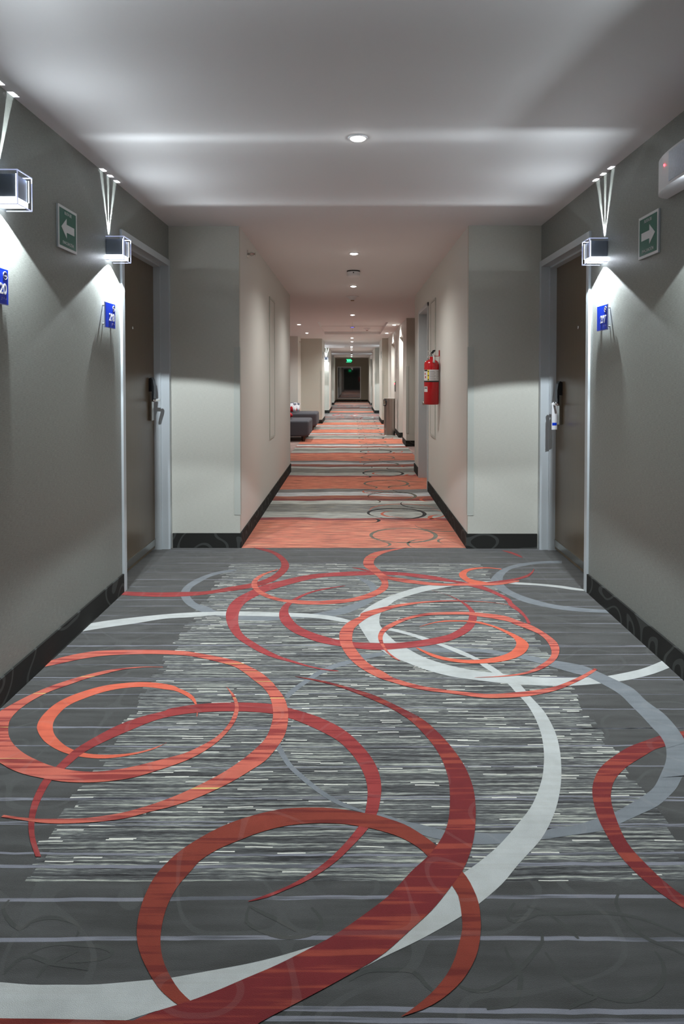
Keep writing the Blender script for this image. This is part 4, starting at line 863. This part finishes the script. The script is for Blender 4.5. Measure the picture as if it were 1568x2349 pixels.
# ------------------------------------------------------------ room number plates
def plate(loc, rz, number, label):
    o = root('room_plate', loc, rz, label, 'room number sign', 'blue room number plates')
    w, h = .158, .143
    for x, z in ((-w/2+.02, -h/2+.02), (w/2-.02, -h/2+.02), (-w/2+.02, h/2-.02), (w/2-.02, h/2-.02)):
        bm = bmesh.new(); tube(bm, [(x, 0, z), (x, -.017, z)], .005, 10); build('standoff', bm, M['steel'], o)
    build('acrylic_back', BX(-w/2, w/2, -.022, -.016, -h/2, h/2, bev=.001), M['lav'], o)
    build('blue_face', BX(-w/2+.003, w/2-.003, -.0235, -.022, -h/2+.003, h/2-.003), M['blue'], o)
    text_mesh('number', number, .058, M['white'], o, (.02, -.0245, -.012), depth=.0012, sx=.95, bold=.0012)
    bm = bmesh.new()
    cx, cz, r = .052, .044, .015
    tube(bm, [(cx+r*math.cos(a*math.pi/12), -.0242, cz+r*math.sin(a*math.pi/12)) for a in range(24)], .0013, 6, True)
    tube(bm, [(cx-r*.72, -.0242, cz+r*.72), (cx+r*.72, -.0242, cz-r*.72)], .0011, 6)
    tube(bm, [(cx-.010, -.0242, cz-.002), (cx+.011, -.0242, cz-.002)], .0013, 6)
    tube(bm, [(cx+.004, -.0242, cz+.003), (cx+.008, -.0242, cz+.007), (cx+.003, -.0242, cz+.010)], .0008, 6)
    build('symbol', bm, M['white'], o)
    bm = bmesh.new(); cells = {'2': ((0, 0), (0, 1)), '1': ((0, 0),), '7': ((0, 0), (1, 0), (0, 1), (1, 1)), '8': ((0, 0), (0, 1), (1, 1)), '0': ((1, 0), (0, 1), (1, 1)), '#': ((1, 0), (1, 1), (1, 2), (0, 2))}
    for i, ch in enumerate('#'+number):
        for cx2, cy2 in cells[ch]: lathe(bm, [(.0013, 0), (.0009, -.0009)], 8, (.020+i*.012+cx2*.0045, -.0235, -.044-cy2*.0045), 'y')
    build('braille', bm, M['white'], o)
plate((XL, 3.882, 1.652), A90, '218', 'blue room number plate 218 beside the left-hand door')
plate((XR, 3.862, 1.637), -A90, '217', 'blue room number plate 217 beside the right-hand door')
plate((XL, 2.652, 1.656), A90, '220', 'blue room number plate 220 cut by the left photo edge')

# ------------------------------------------------------------ emergency light boxes
def emerg(loc, rz, label):
    o = root('emergency_light', loc, rz, label, 'emergency light', 'white emergency light boxes')
    hl, dp, hz = .32, .108, .145
    pl = [(hl*math.cos(a), -dp*math.sin(a)**.8) for a in [math.pi*i/28 for i in range(29)]]
    pl = [(x, y) for x, y in pl]
    bm = bmesh.new(); prism(bm, pl, 0, hz, 'xy')
    bmesh.ops.bevel(bm, geom=[e for e in bm.edges if abs(e.verts[0].co.z-e.verts[1].co.z) < 1e-6], offset=.003, segments=2, affect='EDGES')
    b = build('housing', bm, M['white'], o)
    bm = bmesh.new()
    pl2 = [(hl*math.cos(a), -(dp+.004)*math.sin(a)**.8) for a in [math.pi*(.42+.16*i/10) for i in range(11)]]
    pl2 = [(pl2[-1][0], -.06)] [:0] + pl2 + [(pl2[-1][0], -.09), (pl2[0][0], -.09)]
    prism(bm, pl2, .012, hz-.012, 'xy'); build('lens', bm, plain('ribbed_lens', srgb(190, 198, 210), .15, var=.2, scale=90), o)
    for s in (1,):
        bm = bmesh.new(); lathe(bm, [(.005, 0), (.004, -.004), (.0001, -.005)], 12, (0, 0, 0), 'y')
        a = math.pi*.64
        l = build('indicator', bm, M['led_red'], o, True); l.location = (hl*math.cos(a), -dp*math.sin(a)**.8, .096)
    return o
emerg((XR, 2.80, 2.108), -A90, 'white rounded emergency light box with red dot, top right of the photo')
emerg((.87, 28.4, 2.12), -A90, 'tiny far emergency light box with red dot on the right wall')

# ------------------------------------------------------------ ceiling devices
o = root('smoke_detector', (.02, 7.36, CZ), 0, 'round white smoke detector with black base ring under the ceiling', 'smoke detector')
bm = bmesh.new(); lathe(bm, [(.072, 0), (.072, -.012), (.066, -.014)], 32); build('base_ring', bm, M['black'], o, True)
bm = bmesh.new(); lathe(bm, [(.070, -.012), (.070, -.052), (.064, -.060), (.045, -.066), (.0001, -.067)], 32); build('sensor_cover', bm, M['white'], o)
bm = bmesh.new(); lathe(bm, [(.007, 0), (.007, -.003)], 12, (0, -.070, -.028), 'y'); build('test_button', bm, M['black'], o)
def cone_sensor(x, y, z, label):
    o = root('ceiling_sensor', (x, y, z), 0, label, 'ceiling sensor', 'cone shaped ceiling sensors')
    bm = bmesh.new(); lathe(bm, [(.088, 0), (.084, -.006), (.066, -.016), (.030, -.052), (.027, -.055)], 32); build('cone_cover', bm, M['white'], o, True)
    bm = bmesh.new(); lathe(bm, [(.026, -.054), (.024, -.064), (.0001, -.066)], 20); build('sensor_eye', bm, M['amber'], o)
cone_sensor(.012, 9.62, CZ, 'cone shaped ceiling sensor just before the fourth downlight')
cone_sensor(.375, 16.6, CZ+.07, 'cone shaped sensor with amber tip inside the ceiling coffer')
cone_sensor(-.01, 30.2, CZ, 'tiny far cone sensor with amber tip among the far downlights')
o = root('wireless_access_point', (.02, 16.2, CZ+.07), 0, 'flat white device with blue glow in the middle of the coffer', 'access point')
bm = bmesh.new(); box(bm, -.06, .06, -.06, .06, -.028, -.005, bev=.008); box(bm, -.02, .02, -.02, .02, -.006, 0); build('housing', bm, M['white'], o)
bm = bmesh.new(); box(bm, -.03, .03, -.063, -.0605, -.022, -.012); build('indicator', bm, M['led_blue'], o)

def sprinkler(loc, rz, label):
    o = root('sprinkler', loc, rz, label, 'sprinkler', 'sidewall sprinkler heads')
    bm = bmesh.new(); lathe(bm, [(.034, 0), (.034, -.003), (.020, -.008)], 24, (0, 0, 0), 'y'); build('escutcheon', bm, M['chrome'], o, True)
    bm = bmesh.new(); lathe(bm, [(.010, -.006), (.010, -.018), (.013, -.020), (.013, -.026)], 16, (0, 0, 0), 'y')
    for s in (-1, 1): tube(bm, [(0, -.024, s*.012), (0, -.034, s*.014), (0, -.050, s*.009), (0, -.058, s*.002)], .0028, 8)
    lathe(bm, [(.006, -.056), (.006, -.062)], 10, (0, 0, 0), 'y')
    build('frame_arms', bm, M['steel'], o, True)
    build('deflector', BX(-.016, .016, -.066, -.062, -.010, .012), M['steel'], o)
    bm = bmesh.new(); tube(bm, [(0, -.024, 0), (0, -.056, 0)], .0022, 8); build('glass_bulb', bm, M['red'], o)
sprinkler((NL, 5.63, 2.316), A90, 'sidewall sprinkler head high on the nearest left painted wall')
sprinkler((-1.46, 19.1, 2.32), A90, 'small dark sprinkler head on the recessed wall above the chaises')
sprinkler((.87, 28.0, 2.37), -A90, 'tiny sprinkler head above the far emergency light')

# ------------------------------------------------------------ exit signs
def exit_sign(x, y, label, face=0.0, ink='SALIDA'):
    o = root('exit_sign', (x, y, 2.17), face, label, 'exit sign', 'hanging green exit signs')
    build('housing', BX(-.165, .165, -.012, .012, 0, .215), plain('exit_housing', srgb(16, 60, 44), .4), o)
    text_mesh('lettering', ink, .105, M['exit'], o, (-.015, -.014, .108), depth=.002, sx=.64, bold=.006)
    bm = bmesh.new(); prism(bm, [(.118, .06), (.158, .108), (.118, .156)], -.016, -.012, 'xz'); build('arrow', bm, M['exit'], o)
    bm = bmesh.new(); box(bm, -.157, .115, -.016, -.012, .025, .04); box(bm, -.157, .115, -.016, -.012, .175, .19); build('light_bar', bm, M['exit'], o)
    
    for x in (-.1, .1):
        bm = bmesh.new(); tube(bm, [(x, 0, .215), (x, 0, CZ-2.17)], .005, 8); build('hanging_rod', bm, M['steel'], o)
exit_sign(-.13, 37.2, 'glowing green exit sign hanging before the dark far window')
exit_sign(-.2, -5.6, 'green exit sign behind the viewpoint, seen mirrored in the far window', math.pi)

# ------------------------------------------------------------ fire extinguisher
fx = root('fire_extinguisher', (.802, 6.87, 1.035), 0, 'red fire extinguisher with white label band hung on the right wall', 'fire extinguisher')
R0 = .0745
bm = bmesh.new(); lathe(bm, [(.0001, .006), (.060, 0), (.070, .002), (R0, .010), (R0, .400), (.070, .422), (.058, .437), (.036, .449), (.020, .455), (.018, .478), (.0001, .478)], 48)
build('cylinder', bm, M['red'], fx, True)
def arc_band(r, a0, a1, z0, z1, n=20):
    bm = bmesh.new(); vs = []
    for i in range(n+1):
        a = math.radians(a0+(a1-a0)*i/n); vs.append((bm.verts.new((r*math.cos(a), r*math.sin(a), z0)), bm.verts.new((r*math.cos(a), r*math.sin(a), z1))))
    for p, q in zip(vs, vs[1:]): bm.faces.new((p[0], q[0], q[1], p[1]))
    return bm
build('label_band', arc_band(R0+.0006, 165, 372, .240, .350, 40), M['label'], fx, True)
build('label_stripe', arc_band(R0+.0010, 232, 245, .241, .349, 6), M['yellow'], fx, True)
build('label_stripe', arc_band(R0+.0008, 165, 372, .226, .240, 40), M['black'], fx, True)
bm = arc_band(R0+.0010, 195, 230, .334, .349, 6); build('label_print', bm, M['black'], fx)
bm = bmesh.new()
for a, z in ((208, .308), (212, .275)):
    b2 = arc_band(R0+.0011, a-5, a+5, z-.010, z+.010, 4); me = bpy.data.meshes.new('t'); b2.to_mesh(me); b2.free(); bm.from_mesh(me); bpy.data.meshes.remove(me)
build('pictogram', bm, M['red'], fx)
bm = bmesh.new()
for k in range(9):
    b2 = arc_band(R0+.0011, 250, 296 if k % 3 else 286, .334-k*.0105, .3365-k*.0105, 10); me = bpy.data.meshes.new('t'); b2.to_mesh(me); b2.free(); bm.from_mesh(me); bpy.data.meshes.remove(me)
    b2 = arc_band(R0+.0011, 305, 345, .334-k*.0105, .3365-k*.0105, 10); me = bpy.data.meshes.new('t'); b2.to_mesh(me); b2.free(); bm.from_mesh(me); bpy.data.meshes.remove(me)
build('label_print', bm, M['dark'], fx)
bm = bmesh.new()
for k in range(3):
    a = 238.5
    b2 = arc_band(R0+.0014, a-4, a+4, .326-k*.040, .338-k*.040, 3); me = bpy.data.meshes.new('t'); b2.to_mesh(me); b2.free(); bm.from_mesh(me); bpy.data.meshes.remove(me)
build('label_print', bm, M['black'], fx)
build('inspection_sticker', arc_band(R0+.0008, 192, 232, .128, .182, 8), M['label'], fx, True)
bm = arc_band(R0+.0012, 200, 228, .160, .172, 6); build('label_print', bm, M['dark'], fx)
bm = bmesh.new(); lathe(bm, [(.017, .476), (.017, .492), (.012, .494), (.012, .512)], 16); tube(bm, [(.0, 0, .497), (-.030, -.006, .497), (-.036, -.008, .470), (-.034, -.008, .440)], .007, 10)
tube(bm, [(.006, 0, .500), (.036, -.01, .500)], .008, 10)
build('valve', bm, M['chrome'], fx, True)
bm = bmesh.new(); lathe(bm, [(.012, 0), (.012, -.009), (.0001, -.010)], 16, (.006, -.018, .497), 'y'); build('pressure_gauge', bm, M['chrome'], fx)
bm = bmesh.new(); prism(bm, [(-.010, .515), (.010, .506), (.038, .540), (.034, .550), (.014, .546)], -.011, .011, 'xz'); build('lever', bm, M['black'], fx)
bm = bmesh.new(); prism(bm, [(-.006, .505), (.044, .520), (.046, .515), (.0, .498)], -.010, .010, 'xz'); build('carry_handle', bm, M['chrome'], fx)
bm = bmesh.new(); tube(bm, [(-.012-.012*math.cos(a*math.pi/8)-.014, -.012, .528+.012*math.sin(a*math.pi/8)) for a in range(16)], .0016, 6, True); build('safety_pin', bm, M['steel'], fx)
bm = bmesh.new(); tube(bm, [(.012, -.060, .490), (.014, -.078, .470), (.014, -.082, .440), (.014, -.084, .418)], [.006, .009, .010, .013], 12); tube(bm, [(.006, -.012, .492), (.012, -.060, .490)], .006, 10); build('nozzle', bm, plain('nozzle_plastic', srgb(190, 190, 188), .3), fx, True)
bm = bmesh.new(); box(bm, .072, .080, -.014, .014, .485, .545); box(bm, .015, .075, -.004, .004, .483, .489); build('wall_bracket', bm, M['red'], fx)

# ------------------------------------------------------------ litter bin (oval, brushed steel)
bn = root('litter_bin', (.868, 15.62, 0), 0, 'tall brushed steel litter bin with black-rimmed opening beside the lift doors', 'litter bin')
def oval(a, b, n=40, p=3.2):
    out = []
    for i in range(n):
        t = 2*math.pi*i/n; c, s = math.cos(t), math.sin(t)
        out.append((a*math.copysign(abs(c)**(2/p), c), b*math.copysign(abs(s)**(2/p), s)))
    return out
def ribbed_steel():
    t = NT('ribbed_steel'); x, y, z = t.obj()
    s = t.noise(t.vec(t.math('MULTIPLY', x, 60.), t.math('MULTIPLY', y, 60.), t.math('MULTIPLY', z, .4)), 1, 2)
    return t.out(t.ramp(s, [(.3, srgb(120, 108, 100)), (.7, srgb(200, 190, 184))]), .38, 1.0)
M['bin'] = ribbed_steel()
bm = bmesh.new(); ov = oval(.128, .15, 72)
lo_ = [bm.verts.new((x, y, .02)) for x, y in ov]; hi_ = [bm.verts.new((x, y, .835)) for x, y in ov]
for i in range(72): bm.faces.new((lo_[i], lo_[(i+1) % 72], hi_[(i+1) % 72], hi_[i]))
build('body', bm, M['bin'], bn, True)
bm = bmesh.new(); prism(bm, oval(.131, .153), .833, .85, 'xy'); build('lid', bm, M['steel'], bn)
bm = bmesh.new(); prism(bm, oval(.126, .148), 0, .022, 'xy'); build('foot_ring', bm, M['chrome'], bn)
def on_bin(s, z, off):   # s: arc position from the corridor side (-x) towards the camera (-y)
    t = math.radians(180 + s); c, q = math.cos(t), math.sin(t); p = 3.2
    return ((.128+off)*math.copysign(abs(c)**(2/p), c), (.15+off)*math.copysign(abs(q)**(2/p), q), z)
rr = []
for k in range(40):
    a = 2*math.pi*k/40; c, q = math.cos(a), math.sin(a)
    rr.append(on_bin(18+44*math.copysign(abs(c)**.55, c), .752+.062*math.copysign(abs(q)**.55, q), .006))
bm = bmesh.new(); tube(bm, rr, .015, 8, True); build('opening_rim', bm, M['black'], bn, True)
bm = bmesh.new(); vs = [bm.verts.new((x*1.002, y*1.002, z)) for x, y, z in rr]; cc = bm.verts.new(on_bin(18, .752, .007))
for i in range(40): bm.faces.new((vs[i], vs[(i+1) % 40], cc))
build('opening_flap', bm, plain('beige_flap', srgb(150, 140, 122), .5), bn, True)

# ------------------------------------------------------------ lift call panel and wall sign
cp = root('lift_call_panel', (1.045, 16.28, 1.11), -A90, 'slim steel lift call panel with small red light between the lifts', 'call panel')
build('face_plate', BX(-.05, .05, -.02, 0, -.12, .12), M['dark'], cp)
bm = bmesh.new(); lathe(bm, [(.02, -.02), (.02, -.03)], 16, (0, 0, .07), 'y'); build('call_button', bm, M['led_red'], cp)
bm = bmesh.new(); lathe(bm, [(.010, -.02), (.010, -.026)], 12, (0, 0, .11), 'y'); build('indicator', bm, M['led_green'], cp)
ws = build('wall_sign', BX(-.09, .09, -.012, 0, -.15, .15), plain('grey_sign', srgb(140, 132, 126), .4)); ws.location = (1.045, 15.75, 1.70); ws.rotation_euler = (0, 0, -A90)
tag(ws, 'plain grey rectangular sign on the wall above the lift call panel', 'sign')

# ------------------------------------------------------------ chaises, left of the lift lobby
def chaise(y0, label, notch=False):
    o = root('chaise', (-.875, y0, 0), 0, label, 'chaise', 'charcoal lobby chaises')
    bm = bmesh.new()
    prism(bm, [(0, 0), (-1.0, 0), (-1.0, 1.3), (0, 1.3)][::-1], .105, .43, 'xy')
    bmesh.ops.bevel(bm, geom=bm.edges[:], offset=.045, segments=4, profile=.5, affect='EDGES')
    build('seat', bm, M['upholstery'], o, True)
    bm = bmesh.new(); prism(bm, [(-.80, .42), (-.95, .42), (-1.0, .88), (-.88, .90)], .05, 1.25, 'xz')
    bmesh.ops.bevel(bm, geom=bm.edges[:], offset=.02, segments=3, affect='EDGES')
    build('backrest', bm, M['upholstery'], o)
    for x, y in ((-.12, .10), (-.12, 1.2), (-.9, .10), (-.9, 1.2)):
        bm = bmesh.new(); lathe(bm, [(.032, 0), (.050, .115)], 4, (x, y, 0)); build('leg', bm, M['wood'], o)
    return o
chaise(14.0, 'nearer charcoal upholstered chaise on short dark wooden feet')
chaise(17.1, 'farther charcoal chaise carrying the red and white cushions')

def cushion_mat():
    t = NT('red_grey_oval_print'); x, y, z = t.obj()
    u = t.math('MULTIPLY', x, 6.6); v = t.math('MULTIPLY', z, 5.6)
    row = t.math('FLOOR', v)
    u2 = t.math('ADD', u, t.math('MULTIPLY', row, .5))
    fu = t.math('SUBTRACT', t.math('FRACT', u2), .5); fv = t.math('SUBTRACT', t.math('FRACT', v), .5)
    d = t.math('ADD', t.math('POWER', t.math('DIVIDE', fu, .26), 2.0), t.math('POWER', t.math('DIVIDE', fv, .42), 2.0))
    ins = t.math('LESS_THAN', d, 1.0)
    par = t.math('GREATER_THAN', t.math('ABSOLUTE', t.math('MODULO', row, 2.0)), .5)
    col = t.mix(ins, srgb(225, 228, 236), t.mix(par, srgb(92, 98, 112), srgb(196, 20, 40)))
    return t.out(col, .8)
M['cushion'] = cushion_mat()
def cushion(loc, rot, label, mat, s=.21):
    bm = bmesh.new(); n = 14; top = {}
    for sd in (1, -1):
        for i in range(n+1):
            for j in range(n+1):
                u, v = i/n*2-1, j/n*2-1
                h = .075*((1-u*u)*(1-v*v))**.45
                k = 1-.05*(1-abs(u))*0
                if sd == -1 and (i in (0, n) or j in (0, n)): top[(sd, i, j)] = top[(1, i, j)]; continue
                top[(sd, i, j)] = bm.verts.new((u*s*(1-.06*(1-v*v)), sd*h, v*s*(1-.06*(1-u*u))))
        for i in range(n):
            for j in range(n):
                bm.faces.new([top[(sd, a, b)] for a, b in ((i, j), (i+1, j), (i+1, j+1), (i, j+1))])
    c = build('cushion', bm, mat, None, True); c.location = loc; c.rotation_euler = rot
    tag(c, label, 'cushion', 'printed cushions on the chaises'); return c
cushion((-1.46, 17.66, .570), (math.radians(-40), math.radians(4), math.radians(8)), 'white cushion with red and grey ovals, right one of the pair on the far chaise', M['cushion'], .13)
cushion((-1.51, 17.34, .565), (math.radians(-38), math.radians(-6), math.radians(-8)), 'white cushion with red and grey ovals, half hidden by the left wall', M['cushion'], .13)
cushion((-1.41, 14.75, .509), (math.radians(90), 0, math.radians(8)), 'red cushion peeping from the left wall on the nearer chaise', plain('red_cushion', srgb(180, 24, 40), .8), .14)
